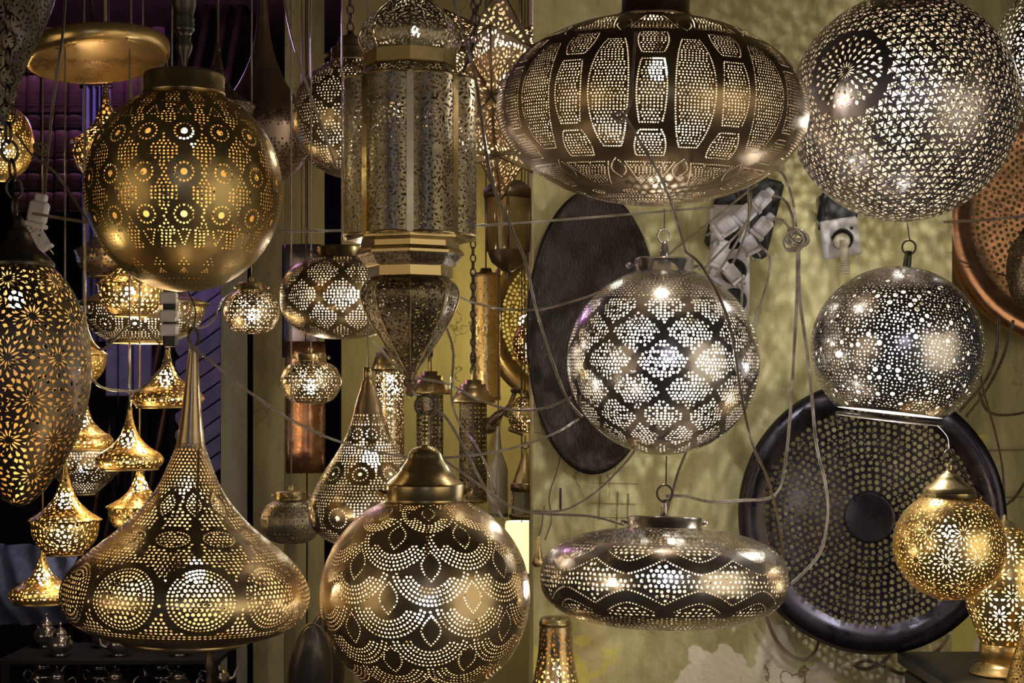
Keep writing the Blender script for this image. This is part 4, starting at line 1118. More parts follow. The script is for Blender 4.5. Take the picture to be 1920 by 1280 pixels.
# small lit globes by the wall corner
def corner_globe(label, cx, cy, Y, rx, ry, mat, bulb, power):
    r, k, yb = lamp('corner_globe', label, cx, Y, sphere_prof(cy, rx, ry, 8, 10), mat, pat_small_rosette, bulb=bulb, col=(1, .9, .66), power=power, step=9, group='little lamps by the wall corner')
    lathe_part(r, k, [(.5, cy-ry-12), (5, cy-ry-12), (9, cy-ry), (8, cy-ry+2)], yb, 'cap', 'brass_cap', 12); hang(r, k, yb, cy-ry-10, r=1.3, mat='cord_dark')
    for i in range(6):
        a = 2*PI*i/6+.3; t = MB(); t.tube([(1.02*q_*math.sin(a)*k, 1.02*q_*math.cos(a)*k, (yb-y_)*k) for q_, y_ in sphere_prof(cy, rx, ry, 8, 10, 10)], 1.4*k, 4); t.build('rib', M['brass_cap'], r)
corner_globe('little copper ribbed globe in front of the glowing gilded plate', 990, 645, 3.75, 28, 40, 'copper', (990, 655, 7), 50)
corner_globe('little bright lit ribbed globe beside the wall corner', 984, 778, 3.6, 31, 35, 'brass_brown', (1000, 790, 10), 120)
kb = 3.6/F; bl = empty('brass_lantern', P(985, 973, 3.6), 'pale brass lantern with domed top hanging beside wall corner', 'lantern')
def bl6(pr, nm, mt, seg=6): return lathe_part(bl, kb, pr, 973, nm, mt, seg)
bl6([(2, 842), (5, 850), (9, 860), (17, 878), (24, 895), (27, 905)], 'dome', 'brass'); bl6([(27, 905), (32, 908), (32, 918), (28, 921)], 'band', 'brass_cap'); bl6([(27, 921), (27, 962)], 'glass', 'glass_milk')
for i in range(6):
    a = 2*PI*i/6; t = MB(); t.tube([(28*math.sin(a)*kb, 28*math.cos(a)*kb, (973-920)*kb), (28*math.sin(a)*kb, 28*math.cos(a)*kb, (973-962)*kb)], 2*kb, 5); t.build('frame_bar', M['brass'], bl)
bl6([(.5, 962), (34, 962), (36, 967), (30, 973), (.5, 973)], 'base', 'brass_cap')
m = MB(); m.torus((0, 0, (973-835)*kb), 6*kb, 1.4*kb); m.build('hanging_ring', M['dark_metal'], bl); hang(bl, kb, 973, 829, r=1.2, mat='dark_metal', name='hook', ztop=(973-812)*kb)
# pierced cone lamps standing low by the wall corner
def floor_cone(label, cx, Y, yt, yb_, rt, rbm, mat, bulb=None, power=0):
    pr = smooth_prof([(rt, yt), (rt*1.15, yt+(yb_-yt)*.3), (rt+(rbm-rt)*.55, yt+(yb_-yt)*.62), (rbm, yb_)], 6)
    r, k, yb = lamp('cone_lamp', label, cx, Y, pr, mat, lambda p: shapes_fill(p, 10, f_tri(6), 1.0), bulb=bulb, col=GOLDEN, power=power, step=14, group='cone lamps by the wall corner')
    lathe_part(r, k, [(.5, yt-16), (rt*.9, yt-14), (rt*1.04, yt-4), (rt*1.04, yt+2), (rt*.96, yt+3)], yb, 'top_cap', 'brass_cap', 24)
    lathe_part(r, k, [(rbm*.98, yb-2), (rbm*1.04, yb), (rbm*1.04, yb+10), (.5, yb+10)], yb, 'base', 'brass_cap', 32)
    return r, k, yb
STAND = Z(1400, 2.95)
r, k, yb = floor_cone('tall golden pierced cone lamp below flattened pumpkin lamp', 1042, 2.8, 1170, 1380, 30, 62, 'brass_brown', (1042, 1290, 10), 30)
r2, k2, yb2 = floor_cone('short golden pierced drum lamp at bottom edge', 958, 2.58, 1255, 1370, 42, 58, 'gold', (958, 1300, 9), 26)
tb = empty('display_table', (0.04, 2.71, 0), 'low dark wooden table under the cone lamps', 'table')
ztop = min(r.location.z-11*k, r2.location.z-11*k2)
r.location.z = ztop+10.5*k; r2.location.z = ztop+10.5*k2
MB().bbox((0, 0, ztop-.02), (0.30, 0.44, 0.04), .004).build('table_top', M['dark_wood'], tb, False)
for sx_ in (-1, 1):
    for sy_ in (-1, 1): MB().bbox((sx_*.125, sy_*.19, (ztop-.04)/2), (.04, .04, ztop-.04), .003).build('leg', M['dark_wood'], tb, False)
# glowing paper shade low in the passage
kq = 3.9/F; ps = empty('glowing_shade', P(978, 1075, 3.9), 'glowing warm white cylinder shade below the pale brass lantern', 'lamp')
m = MB(); m.lathe([(30*kq, 0), (31*kq, 45*kq), (31*kq, 92*kq), (29*kq, 98*kq)], 24); m.build('shade', glow((1.0, 0.80, 0.36), 0.42), ps)
lathe_part(ps, kq, [(31, 1072), (33, 1076), (30, 1082), (.5, 1082)], 1075, 'base_ring', 'brass_cap', 24)
hang(ps, kq, 1075, 985, r=1.4, mat='cord_dark')
# right edge: globe, dotted lamp, table lamp on its shelf
r, k, yb = lamp('edge_globe', 'silver dotted globe lamp cut by the upper right edge', 1962, 2.9, sphere_prof(108, 96, 132, 20, 5), 'silver', pat_bigsmall(6.0, 2.0), bulb=(1960, 110, 18), col=COOL, power=55, step=12)
collar(r, k, yb, 22, -40, -20, 'chrome', screws=False); hang(r, k, yb, -38, r=1.8, mat='cord_dark')
r, k, yb = lamp('edge_pendant', 'small dark pierced pendant before the copper tray at right edge', 1930, 3.0, norm(GB, 440, 575, 42), 'dark_bronze', pat_small_rosette, step=11)
lathe_part(r, k, [(.5, 424), (6, 424), (18, 436), (18, 442)], yb, 'cap', 'dark_metal', 16); hang(r, k, yb, 426, r=1.5, mat='cord_dark')
TL = 2.6; body = smooth_prof([(22, 985), (50, 1008), (70, 1045), (77, 1085), (72, 1130), (56, 1175), (44, 1207)], 6)
r, k, yb = lamp('table_lamp', 'golden cutwork table lamp on round brass foot at lower right', 1884, TL, body, 'gold', lambda p: rosettes(p, 46, 8, [(9, 10, 3.8, 'leaf', 0), (18, 8, 4.8, 'drop', .5)], None, f_cres(5.8), 9.0, .2, 2.0), bulb=(1875, 1140, 19), col=(1, .88, .58), power=52, step=12, yb=1262)
lathe_part(r, k, [(44, 1205), (46, 1208), (46, 1234), (42, 1236), (42, 1244), (54, 1248), (60, 1256), (64, 1260), (64, 1262), (.5, 1262)], yb, 'foot', 'gold', 40)
lathe_part(r, k, [(22, 986), (16, 978), (6, 974), (4, 966), (.5, 964)], yb, 'top_cap', 'brass', 20)
st = r.location.z
sf = empty('black_shelf', (X(1922, 2.55), 2.66, st-.02), 'glossy black shelf board under the golden table lamp', 'shelf')
MB().bbox((0, 0, 0.008), (X(2080, 2.55)-X(1764, 2.55), .36, .022), .003).build('board', M['shelf_black'], sf, False)
MB().bbox((0, .01, -.06), (X(2070, 2.55)-X(1774, 2.55), .3, .10), .003).build('apron', M['shelf_black'], sf, False)
for sx_ in (-1, 1):
    for sy_ in (-1, 1): MB().bbox((sx_*.125, .01+sy_*.13, -(st-.02)/2-.05), (.03, .03, st-.12), .002).build('leg', M['shelf_black'], sf, False)
r, k, yb = lamp('pierced_cone', 'little golden pierced cone beside the table lamp foot', 1926, 2.5, smooth_prof([(10, 1185), (16, 1215), (30, 1262), (40, 1298)], 5), 'gold', pat_dots(7, 2.1), step=12)
lathe_part(r, k, [(.5, 1180), (8, 1181), (11, 1187)], yb, 'top_cap', 'brass', 14); lathe_part(r, k, [(40, 1296), (42, 1300), (.5, 1300)], yb, 'base', 'brass', 24); r.location.z = st+.0015

# copper and steel sheets leaning in the middle passage
def bent(name, label, x0, x1, y0, y1, Y, mat, bow, yaw=0.0, lean=0.0, group=None):
    w, h = (x1-x0)/F*Y, (y1-y0)/F*Y; root = empty(name, P((x0+x1)/2, y1, Y), label, 'metal sheet', group, (lean, 0, yaw)); m = MB(); nx, nz = 8, 6; t = .003
    for sgn in (0, 1):
        m.v += [((i/nx-.5)*w, bow*(1-(2*i/nx-1)**2)*-1+sgn*t, h*j/nz) for j in range(nz+1) for i in range(nx+1)]
    n = (nx+1)*(nz+1)
    for j in range(nz):
        for i in range(nx):
            a = j*(nx+1)+i; m.f += [(a, a+1, a+nx+2, a+nx+1), (n+a, n+a+nx+1, n+a+nx+2, n+a+1)]
    for i in range(nx): m.f += [(i, n+i, n+i+1, i+1), (nz*(nx+1)+i, nz*(nx+1)+i+1, n+nz*(nx+1)+i+1, n+nz*(nx+1)+i)]
    for j in range(nz): a = j*(nx+1); b = a+nx; m.f += [(a, a+nx+1, n+a+nx+1, n+a), (b, n+b, n+b+nx+1, b+nx+1)]
    m.build('sheet', M[mat], root)
    e = MB(); e.tube([(x_*w/2, .0015, 0) for x_ in (-1, 1)], .003, 6); e.build('rolled_edge', M[mat], root)
    c = MB(); c.tube([(0, .004, h), (0, .004, CEIL-root.location.z)], .0012, 5); c.build('wire', M['dark_metal'], root)
bent('copper_sheet', 'hanging bent copper sheet behind the lit small globe', 536, 610, 640, 885, 3.7, 'copper_sheet', .018, .15)
bent('steel_sheet', 'hanging grey steel sheet above the copper sheet', 528, 602, 458, 668, 3.82, 'steel_sheet', .012, -.1)
# dark oval trays leaning at the bottom
def oval(label, cx, y0, y1, hw, Y, yaw):
    k = Y/F; h = (y1-y0)*k; root = empty('oval_dish', P(cx, y1, Y), label, 'dish', 'dark oval dishes', (R(8), 0, yaw)); m = MB()
    pr = [(0, -.010), (.55, -.009), (.86, -.004), (.95, .006), (1, .010), (.97, .014), (.5, .008), (0, .006)]
    n = 36; vs = [(hw*k*q*math.cos(2*PI*i/n), -y_*-1, h/2+h/2*q*math.sin(2*PI*i/n)) for i in range(n) for q, y_ in pr]; L_ = len(pr)
    m.add(vs, [(i*L_+j, ((i+1) % n)*L_+j, ((i+1) % n)*L_+j+1, i*L_+j+1) for i in range(n) for j in range(L_-1)]); m.build('dish', M['leather'], root)
    t = MB(); t.tube([(hw*k*math.cos(2*PI*i/n), .011, h/2+h/2*math.sin(2*PI*i/n)) for i in range(n)], .002, 5, True); t.build('rim', M['dark_bronze'], root)
    return root
o1 = oval('glossy dark oval dish leaning beside the big fish scale globe', 580, 1165, 1400, 42, 2.9, .35)
o2 = oval('second dark oval dish tucked behind the front one', 602, 1162, 1400, 44, 3.0, .5)
zt2 = o1.location.z; o2.location.z = zt2
ot = empty('side_crate', (o1.location.x+.01, 2.95, 0), 'dark wooden crate carrying the oval dishes', 'crate')
MB().bbox((0, 0, zt2/2-.002), (.24, .34, zt2-.004), .004).build('body', M['dark_wood'], ot, False); MB().bbox((0, 0, zt2-.006), (.26, .36, .012), .002).build('lid', M['dark_wood'], ot, False)

# ------------------------------------------------------------------ purple lit tile awning, shutter, cloth, teapots on the dark left side
aw = empty('tile_awning', P(165, 400, 5.3), 'purple lit tiled awning in rows behind the brass plate', 'awning'); ka = 5.3/F
tm = MB(); n = 6
pts = [(12.5*math.cos(PI*i/n), -12.5*math.sin(PI*i/n)) for i in range(n+1)]
tm.add([(x*ka, y*ka, z) for z in (0, 1) for x, y in pts], [(i, i+1, n+2+i, n+1+i) for i in range(n)]+[tuple(range(n, -1, -1))]); tme = tm.mesh('tile'); tme.materials.append(M['roof_tile'])
for (ya, yb2) in ((-60, 6), (12, 74), (82, 137), (143, 211), (218, 240), (246, 295), (300, 321), (327, 356), (362, 398)):
    for i in range(11):
        o = link_mesh('tile', tme, None, aw); o.location = ((-128+i*26+RND.uniform(-1, 1))*ka, RND.uniform(-.004, .004), (400-yb2)*ka); o.scale = (1, 1, (yb2-ya)*ka); o.rotation_euler = (R(-4), RND.uniform(-.02, .02), 0)
for y_ in (9, 78, 140, 214, 243, 297, 324, 359): MB().box((0, .01, (400-y_)*ka), (290*ka, .03, 7*ka)).build('batten', M['dark_wall'], aw, False)
MB().box((0, .05, 240*ka), (300*ka, .02, 500*ka)).build('backing', M['dark_wall'], aw, False)
nv = empty('navy_hanging', P(180, 640, 4.6), 'dark navy cloth hanging below the tile awning', 'cloth'); kn = 4.6/F; m = MB(); nx = 14
m.add([((i/nx-.5)*52*kn, .012*math.sin(i*1.9), z) for z in (0, 478*kn) for i in range(nx+1)], [(i, i+1, nx+2+i, nx+1+i) for i in range(nx)]); m.build('drape', M['blue_cloth'], nv)
MB().tube([(-30*kn, 0, 478*kn), (30*kn, 0, 478*kn)], .006, 6).build('rail', M['dark_metal'], nv)
for sx_ in (-1, 1): MB().tube([(sx_*24*kn, 0, 478*kn), (sx_*24*kn, 0, CEIL-nv.location.z)], .003, 5).build('hanger', M['dark_metal'], nv)
sr = empty('blue_shutter', P(376, 880, 4.6), 'blue louvred shutter with slanting slats behind the bell lamp neck', 'shutter', None, (0, 0, -.25)); ks = 4.6/F
MB().bbox((-56*ks, 0, (380*ks-sr.location.z)/2), (12*ks, .03, 380*ks+sr.location.z), .003).build('frame_post', M['dark_wall'], sr, False); MB().bbox((50*ks, 0, (380*ks-sr.location.z)/2), (12*ks, .03, 380*ks+sr.location.z), .003).build('frame_post', M['dark_wall'], sr, False)
for i in range(12): MB().bbox((0, 0, (-10+i*33)*ks), (118*ks, .012, 25*ks), .002, (0, R(-33), 0)).build('slat', M['blue_paint'], sr, False)
MB().box((0, .03, 190*ks), (112*ks, .01, 380*ks)).build('backing', M['dark_wall'], sr, False)
bd = empty('blue_board', P(248, 800, 4.7), 'pale blue painted board behind the small pendants', 'board'); kd = 4.7/F
for i, (x_, w_) in enumerate(((-38, 22), (-12, 26), (20, 34))): MB().bbox((x_*kd, 0, 110*kd), (w_*kd, .02, 105*kd), .003).build('plank', M['blue_paint'], bd, False); MB().bbox((x_*kd, .02, (162*kd-bd.location.z)/2), (w_*.5*kd, .02, 162*kd+bd.location.z), .003).build('back_post', M['dark_wall'], bd, False)
cl = empty('blue_cloth', P(55, 1170, 3.6), 'crumpled blue cloth below the lowest pendant', 'cloth'); kc = 3.6/F; m = MB(); nx, nz = 18, 12; rr_ = random.Random(3)
m.add([((i/nx-.5)*190*kc, -.06*math.sin(j/nz*PI)+.02*math.sin(i*1.3+j*.8)+rr_.uniform(-.006, .006), j/nz*150*kc) for j in range(nz+1) for i in range(nx+1)], [(j*(nx+1)+i, j*(nx+1)+i+1, (j+1)*(nx+1)+i+1, (j+1)*(nx+1)+i) for j in range(nz) for i in range(nx)]); m.build('folds', M['blue_cloth'], cl)
# teapots
shf = []
rack = empty('teapot_rack', (X(225, 3.45), 3.45, 0), 'dark wooden rack holding the silver teapots', 'shelf'); kt = 3.45/F
for y_ in (1222, 1300): MB().bbox((0, .02, Z(y_, 3.45)-.006), (400*kt, .24, .012), .002).build('shelf_board', M['dark_wall'], rack, False)
for sx_ in (-1, 1):
    for sy_ in (-.09, .13): MB().bbox((sx_*190*kt, sy_, Z(1222, 3.45)/2), (.018, .018, Z(1222, 3.45)), .002).build('post', M['dark_wall'], rack, False)
def teapot():
    root = empty('silver_teapot', (0, 0, 0), 'x', 'teapot', 'silver teapots on the dark rack'); u = kt
    MB().lathe([(0, 0), (13*u, 0), (14*u, 2*u), (11*u, 4*u), (20*u, 8*u), (26*u, 16*u), (25*u, 23*u), (17*u, 30*u), (12*u, 33*u), (13*u, 35*u)], 20).build('body', M['tea_silver'], root)
    l_ = MB().lathe([(13*u, 34*u), (14*u, 36*u), (9*u, 42*u), (3*u, 46*u), (2*u, 48*u), (0, 48*u)], 16).build('lid', M['tea_silver'], root)
    MB().lathe([(0, 47*u), (3*u, 49*u), (3.4*u, 52*u), (0, 55*u)], 8).build('knob', M['tea_silver'], l_)
    MB().tube(catmull([(22*u, 0, 14*u), (34*u, 0, 18*u), (38*u, 0, 28*u), (46*u, 0, 35*u)], 5), [5*u-3*u*i/15 for i in range(16)], 7).build('spout', M['tea_silver'], root)
    MB().tube(catmull([(-20*u, 0, 27*u), (-32*u, 0, 31*u), (-36*u, 0, 20*u), (-25*u, 0, 11*u)], 6), 1.8*u, 5).build('handle', M['tea_silver'], root)
    return root
def copy_tree(o, parent=None):
    c = o.copy(); COL.objects.link(c); c.parent = parent
    for ch in list(o.children): copy_tree(ch, c)
    return c
tp0 = teapot(); spots = []
ORD = ['leftmost', 'second', 'third', 'fourth', 'fifth', 'sixth', 'rightmost']
for i in range(7):
    w = ORD[i]+(' silver teapot on the' if i in (0, 6) else ' silver teapot from the left on the')
    spots.append((72+i*54+RND.uniform(-4, 4), 1222, w+' upper rack board')); spots.append((62+i*56+RND.uniform(-4, 4), 1300, w+' lower rack board'))
for i, (px, py, lab) in enumerate(spots):
    o = tp0 if i == 0 else copy_tree(tp0)
    o.location = (X(px, 3.45), 3.45+(-.05 if (i//2) % 2 else .07), Z(py, 3.45)); o.rotation_euler = (0, 0, RND.uniform(-.9, .9)+(PI if i % 3 == 0 else 0)); s_ = RND.uniform(.88, .98); o.scale = (s_, s_, s_*(1.2 if py > 1250 else 1.25)); o['label'] = lab
bn = empty('turned_post', P(392, 1330, 3.2), 'slim turned dark metal stand under the bell lamp', 'stand')
lathe_part(bn, 3.2/F, [(.5, 1205), (6, 1208), (7, 1216), (4, 1222), (6, 1236), (8, 1250), (4, 1262), (6, 1290), (9, 1320), (14, 1330), (.5, 1330)], 1330, 'shaft', 'dark_bronze', 14)
MB().lathe([(0, -(bn.location.z)), (.03, -(bn.location.z)), (.03, -(bn.location.z)+.02), (.012, -(bn.location.z)+.05), (.012, 0), (0, 0)], 14).build('column', M['dark_bronze'], bn)

# ------------------------------------------------------------------ plugs, sockets, bracket
def plug(label, px, py, Y, rz, s_=1.0, mat='plastic_white', name='plug'):
    k = Y/F*s_; root = empty(name, P(px, py, Y), label, 'plug', 'white plugs', (0, rz, 0))
    MB().bbox((0, 0, 0), (30*k, 22*k, 36*k), 4*k).build('body', M[mat], root, False)
    MB().bbox((0, 0, 24*k), (19*k, 16*k, 14*k), 3*k).build('neck', M[mat], root, False)
    MB().bbox((0, 0, -21*k), (34*k, 25*k, 8*k), 2*k).build('face', M[mat], root, False)
    for j in range(4): MB().box((0, -11.3*k, (-10+j*7)*k), (20*k, 1.2*k, 1.6*k)).build('grip', M[mat], root, False)
    for j in (-1, 1): MB().tube([(j*8*k, 4*k, -25*k), (j*8*k, 4*k, -38*k)], 2*k, 6).build('pin', M['chrome'], root)
    return root
ws = empty('power_strip', P(1368, 595, 2.925), 'grimy white power strip screwed to the wall beside silvery globe', 'power strip'); kw = 2.925/F
MB().bbox((0, 0, 105*kw), (72*kw, .028, 210*kw), .004).build('body', M['plastic_white'], ws, False)
for z_ in (30, 85, 150): MB().lathe([(24*kw, 0), (24*kw, .003), (20*kw, .004), (19*kw, .001), (0, .001)], 20, (6*kw, -.014, z_*kw), Matrix.Rotation(PI/2, 3, 'X')).build('socket', M['plastic_black'], ws)
wb = empty('black_wall_box', P(1395, 475, 2.938), 'black broken wall box behind the white plugs', 'wall box')
MB().bbox((0, 0, 75*kw), (120*kw, .02, 150*kw), .006, (0, R(14), 0)).build('box', M['plastic_black'], wb, False); MB().bbox((14*kw, 0, 120*kw), (70*kw, .026, 60*kw), .004, (0, R(-20), 0)).build('flap', M['plastic_black'], wb, False)
for lab, px, py, rz, s_ in (('long white plug lying over the power strip', 1362, 425, .95, 1.05), ('crumpled white plug just right of the long one', 1398, 402, .8, 1.0), ('uppermost white plug with lilac tint near the ellipsoid', 1428, 376, .75, .9),
                            ('white plug pointing right above the round plug', 1430, 425, .7, .95), ('round white plug under the pointing one', 1404, 456, -.5, .9), ('lower white plug left of the round plug', 1350, 480, .35, 1.0), ('lowest white plug pushed into the power strip', 1372, 512, -.7, .85)):
    plug(lab, px, py, 2.87, rz, s_)
so = empty('wall_socket', P(1575, 446, 2.937), 'square cream wall socket plate tilted on the yellow wall', 'socket', None, (0, R(-9), 0))
MB().bbox((0, 0, 0), (70*kw, .02, 72*kw), .003).build('plate', M['plastic_white'], so, False); MB().lathe([(20*kw, 0), (20*kw, .004), (17*kw, .005), (16*kw, .001), (0, .001)], 24, (2*kw, -.010, -4*kw), Matrix.Rotation(PI/2, 3, 'X')).build('recess', M['plastic_black'], so)
for sx_, z_ in ((-16, 2), (22, 14)): MB().lathe([(0, .002), (3*kw, .002), (3*kw, 0)], 10, (sx_*kw, -.0105, z_*kw), Matrix.Rotation(PI/2, 3, 'X')).build('screw_hole', M['plastic_black'], so)
rp = empty('round_plug', P(1578, 452, 2.905), 'clear brown angled plug in the wall socket', 'plug')
MB().lathe([(0, .012), (11*kw, .012), (15*kw, .006), (15*kw, -.012), (0, -.012)], 18, (0, 0, 0), Matrix.Rotation(PI/2, 3, 'X')).build('head', M['plastic_clear'], rp)
MB().tube([(0, -.006, 0), (3*kw, -.01, -20*kw), (4*kw, -.01, -52*kw)], [9*kw, 9*kw, 7*kw], 10).build('sleeve', M['plastic_clear'], rp)
for j in range(5): MB().torus((4*kw, -.01, (-40-j*5)*kw), 9*kw, 1.4*kw, Matrix.Rotation(PI/2, 3, 'X'), 12, 5).build('strain_ridge', M['plastic_clear'], rp)
bx = empty('black_cavity_box', P(1572, 418, 2.942), 'black broken box in the wall above the socket plate', 'wall box'); MB().bbox((0, 0, 24*kw), (74*kw, .012, 56*kw), .004, (0, R(12), 0)).build('box', M['plastic_black'], bx, False); MB().tube([(-34*kw, -.006, 50*kw), (-30*kw, -.01, 20*kw), (-36*kw, -.006, -14*kw)], .004, 6).build('tape', M['plastic_black'], bx)
plug('white plug hanging at the left behind the egg lamp', 72, 398, 2.5, .2, 1.15); plug('second white plug below the hanging one at left', 72, 448, 2.55, -.55, 1.0)
wsb = empty('socket_block', P(320, 655, 2.7), 'white socket block with two plugs hanging below eye patterned globe', 'power strip'); kx = 2.7/F
MB().bbox((0, 0, 60*kx), (26*kx, .018, 110*kx), .003).build('back', M['plastic_black'], wsb, False)
for z_ in (36, 62, 96): MB().bbox((0, -.014, z_*kx), (34*kx, .014, 22*kx), .003).build('socket_plug', M['plastic_white'], wsb, False)
MB().tube([(0, 0, 112*kx), (4*kx, .01, CEIL-wsb.location.z)], 1.5*kx, 5).build('cord', M['cord'], wsb)
kf = 3.7/F; fb = empty('iron_bracket', P(945, 780, 3.7), 'dark iron wall bracket with curled arms beside the lit little globe', 'bracket')
MB().tube(catmull([(-28*kf, 0, -14*kf), (-10*kf, 0, 4*kf), (8*kf, 0, 16*kf), (20*kf, 0, 44*kf)], 6), [8*kf]*7+[6*kf]*6+[4.5*kf]*6, 8).build('arm', M['dark_bronze'], fb)
MB().lathe([(0, 0), (8*kf, 2*kf), (9*kf, 8*kf), (0, 12*kf)], 12, (21*kf, 0, 42*kf)).build('knob', M['dark_bronze'], fb); MB().tube(catmull([(0, 0, 6*kf), (16*kf, 0, -6*kf), (22*kf, 0, -22*kf), (10*kf, 0, -24*kf), (36*kf, 0, -34*kf)], 6), 4.4*kf, 7).build('curl', M['dark_bronze'], fb)
MB().lathe([(0, .02), (14*kf, .02), (16*kf, .01), (16*kf, 0), (0, 0)], 16, (-28*kf, .02, -18*kf), Matrix.Rotation(PI/2, 3, 'X')).build('rose_plate', M['dark_bronze'], fb); MB().tube([(-10*kf, .0, 0), (-10*kf, .62, 0)], 6*kf, 8).build('wall_bar', M['dark_bronze'], fb)
hs = empty('glass_bottle', P(934, 965, 3.5), 'tall clear square glass lantern beside the dark tube lamp', 'glass lantern'); kh = 3.5/F
lathe_part(hs, kh, [(20, 965), (21, 960), (21, 880), (17, 868), (9, 850), (5, 815), (4, 800), (.5, 798)], 965, 'glass', 'glass_milk', 6); lathe_part(hs, kh, [(22, 968), (22, 962), (.5, 961)], 965, 'base', 'dark_metal', 6); hang(hs, kh, 965, 799, r=1.2, mat='cord_dark')
kz = 2.88/F; hn = empty('brass_finial', P(1010, 1062, 2.88), 'small brass drop finial hanging on the dark cable at wall corner', 'finial')
lathe_part(hn, kz, [(.5, 1005), (2, 1006), (4, 1025), (9, 1045), (13, 1056), (9, 1062), (.5, 1062)], 1062, 'drop', 'brass', 14); MB().tube(catmull([(0, 0, 57*kz), (6*kz, .03, 75*kz), (12*kz, .06, 110*kz)], 6), 1.4*kz, 5).build('cable', M['cord_dark'], hn)

# ------------------------------------------------------------------ loose cords
def wy(px, Y): return 2.6+(Y-2.6)*0.5 if 1000 < px < 1790 and Y > 2.6 else Y     # the yellow wall stands close behind the lamps
def cord(label, pts, r=1.5, mat='cord', tw=True, name='loose_cord', group='loose lamp cords'):
    w = [P(px, py, wy(px, Y)) for px, py, Y in pts]; rr = 0.85*r*w[0].y/F
    c0_ = w[0]; root_pts = [q-c0_ for q in w]
    if tw: o = twin(name, root_pts, rr, M[mat])
    else: o = MB().tube(catmull(root_pts, 8), rr, 6).build(name, M[mat])
    o.location = c0_; return tag(o, label, 'cord', group)
def knot(px, py, Y, rad, label, mat='cord', turns=7, r=1.5):
    k = Y/F; rn = random.Random(px); m = MB(); pts = []
    for i in range(turns):
        ax = Vector((rn.uniform(-1, 1), rn.uniform(-1.4, -.3), rn.uniform(-1, 1))).normalized(); u = ax.orthogonal().normalized(); v = ax.cross(u); ra = rad*k*rn.uniform(.45, 1.0); off = Vector((rn.uniform(-.3, .3), rn.uniform(-.15, .15), rn.uniform(-.3, .3)))*rad*k
        for j in range(6): a = j*1.05+rn.uniform(0, .3); pts.append(off+(u*math.cos(a)+v*math.sin(a))*ra)
    o = m.tube(catmull(pts, 5), r*k, 6).build('cord_knot', M[mat]); o.location = P(px, py, wy(px, Y)); return tag(o, label, 'cord', 'cord knots')
cord('long cord from the bell lamp ring across to the silvery globe', [(350, 640, 2.04), (410, 690, 2.06), (470, 737, 2.1), (560, 795, 2.2), (650, 832, 2.3), (760, 856, 2.34), (860, 856, 2.3), (960, 840, 2.35), (1040, 812, 2.4), (1085, 785, 2.45)], 1.7)
cord('clear cord falling from top beside the lantern to the silvery globe', [(838, -40, 2.3), (868, 60, 2.3), (892, 150, 2.25), (920, 330, 2.2), (960, 430, 2.2), (985, 490, 2.22), (1005, 580, 2.3), (1040, 690, 2.4), (1065, 750, 2.45), (1092, 782, 2.45)], 1.9)
cord('taut cord running from eye patterned globe behind the lantern', [(515, 431, 2.3), (570, 433, 2.36), (640, 432, 2.42), (800, 428, 2.46)], 1.6)
cord('taut cord running from the lantern across the oval tray', [(880, 424, 2.6), (1000, 416, 2.7), (1150, 404, 2.9), (1340, 388, 3.15)], 1.5)
cord('sagging cord between lantern waist and silvery globe', [(850, 552, 2.5), (890, 568, 2.55), (950, 580, 2.6), (1020, 578, 2.6), (1090, 560, 2.55), (1130, 545, 2.5)], 1.5)
cord('looping cord low across the dark tube lamps to silvery globe', [(700, 640, 2.7), (760, 700, 2.75), (840, 720, 2.8), (900, 750, 2.8), (960, 768, 2.7), (1020, 765, 2.6), (1070, 745, 2.5)], 1.5)
cord('clear cord hanging down the front of the ellipsoid', [(1192, 60, 2.12), (1186, 140, 2.08), (1180, 200, 2.06), (1158, 224, 2.05), (1150, 216, 2.05), (1166, 212, 2.05), (1185, 240, 2.06), (1215, 290, 2.09), (1245, 345, 2.16), (1268, 410, 2.25), (1285, 470, 2.3)], 1.7)
knot(1166, 224, 2.05, 10, 'small cord loop on the front of the ellipsoid', turns=3, r=1.6)
cord('cord running over the right side of silvery globe to the pierced tray', [(1285, 470, 2.3), (1320, 505, 2.27), (1365, 600, 2.25), (1390, 740, 2.25), (1410, 830, 2.3), (1440, 900, 2.4), (1462, 990, 2.5), (1470, 1060, 2.55)], 1.6, 'cord_brown')
cord('cord from the ellipsoid edge down to the white plugs', [(1402, 340, 2.6), (1404, 390, 2.8), (1400, 430, 3.0), (1380, 480, 3.12), (1362, 520, 3.14)], 1.5)
cord('slanting cord from silvery globe up past the plugs', [(1252, 478, 2.6), (1300, 440, 2.8), (1350, 400, 2.95), (1420, 345, 3.05)], 1.5, 'cord_brown')
cord('slanting cord behind silvery globe to the lower plug', [(1318, 505, 2.9), (1352, 470, 3.0), (1390, 430, 3.05), (1412, 395, 3.1)], 1.5)
cord('second slanting cord beside the lower plug', [(1340, 520, 2.95), (1372, 470, 3.02), (1405, 405, 3.08), (1408, 360, 3.1)], 1.5)
cord('cord hanging from the pointing plug down to silvery globe', [(1422, 458, 3.1), (1442, 480, 3.1), (1440, 520, 3.08), (1425, 570, 3.0), (1410, 620, 2.9)], 1.5)
cord('cord from the round plug dropping behind silvery globe', [(1392, 516, 3.12), (1391, 550, 3.12), (1389, 600, 3.1)], 1.4)
cord('cord arching from the ellipsoid to the big knot', [(1448, 312, 3.0), (1470, 330, 3.05), (1486, 375, 3.1), (1493, 425, 3.1)], 1.5)
cord('cord arching from uppermost plug to the big knot', [(1446, 366, 3.14), (1470, 374, 3.14), (1484, 400, 3.12), (1488, 425, 3.1)], 1.4)
cord('short cord from the pointing plug into the big knot', [(1448, 412, 3.12), (1466, 412, 3.12), (1482, 430, 3.1)], 1.4)
knot(1494, 448, 3.08, 20, 'big tangled cord knot hanging on the yellow wall', turns=9, r=1.7)
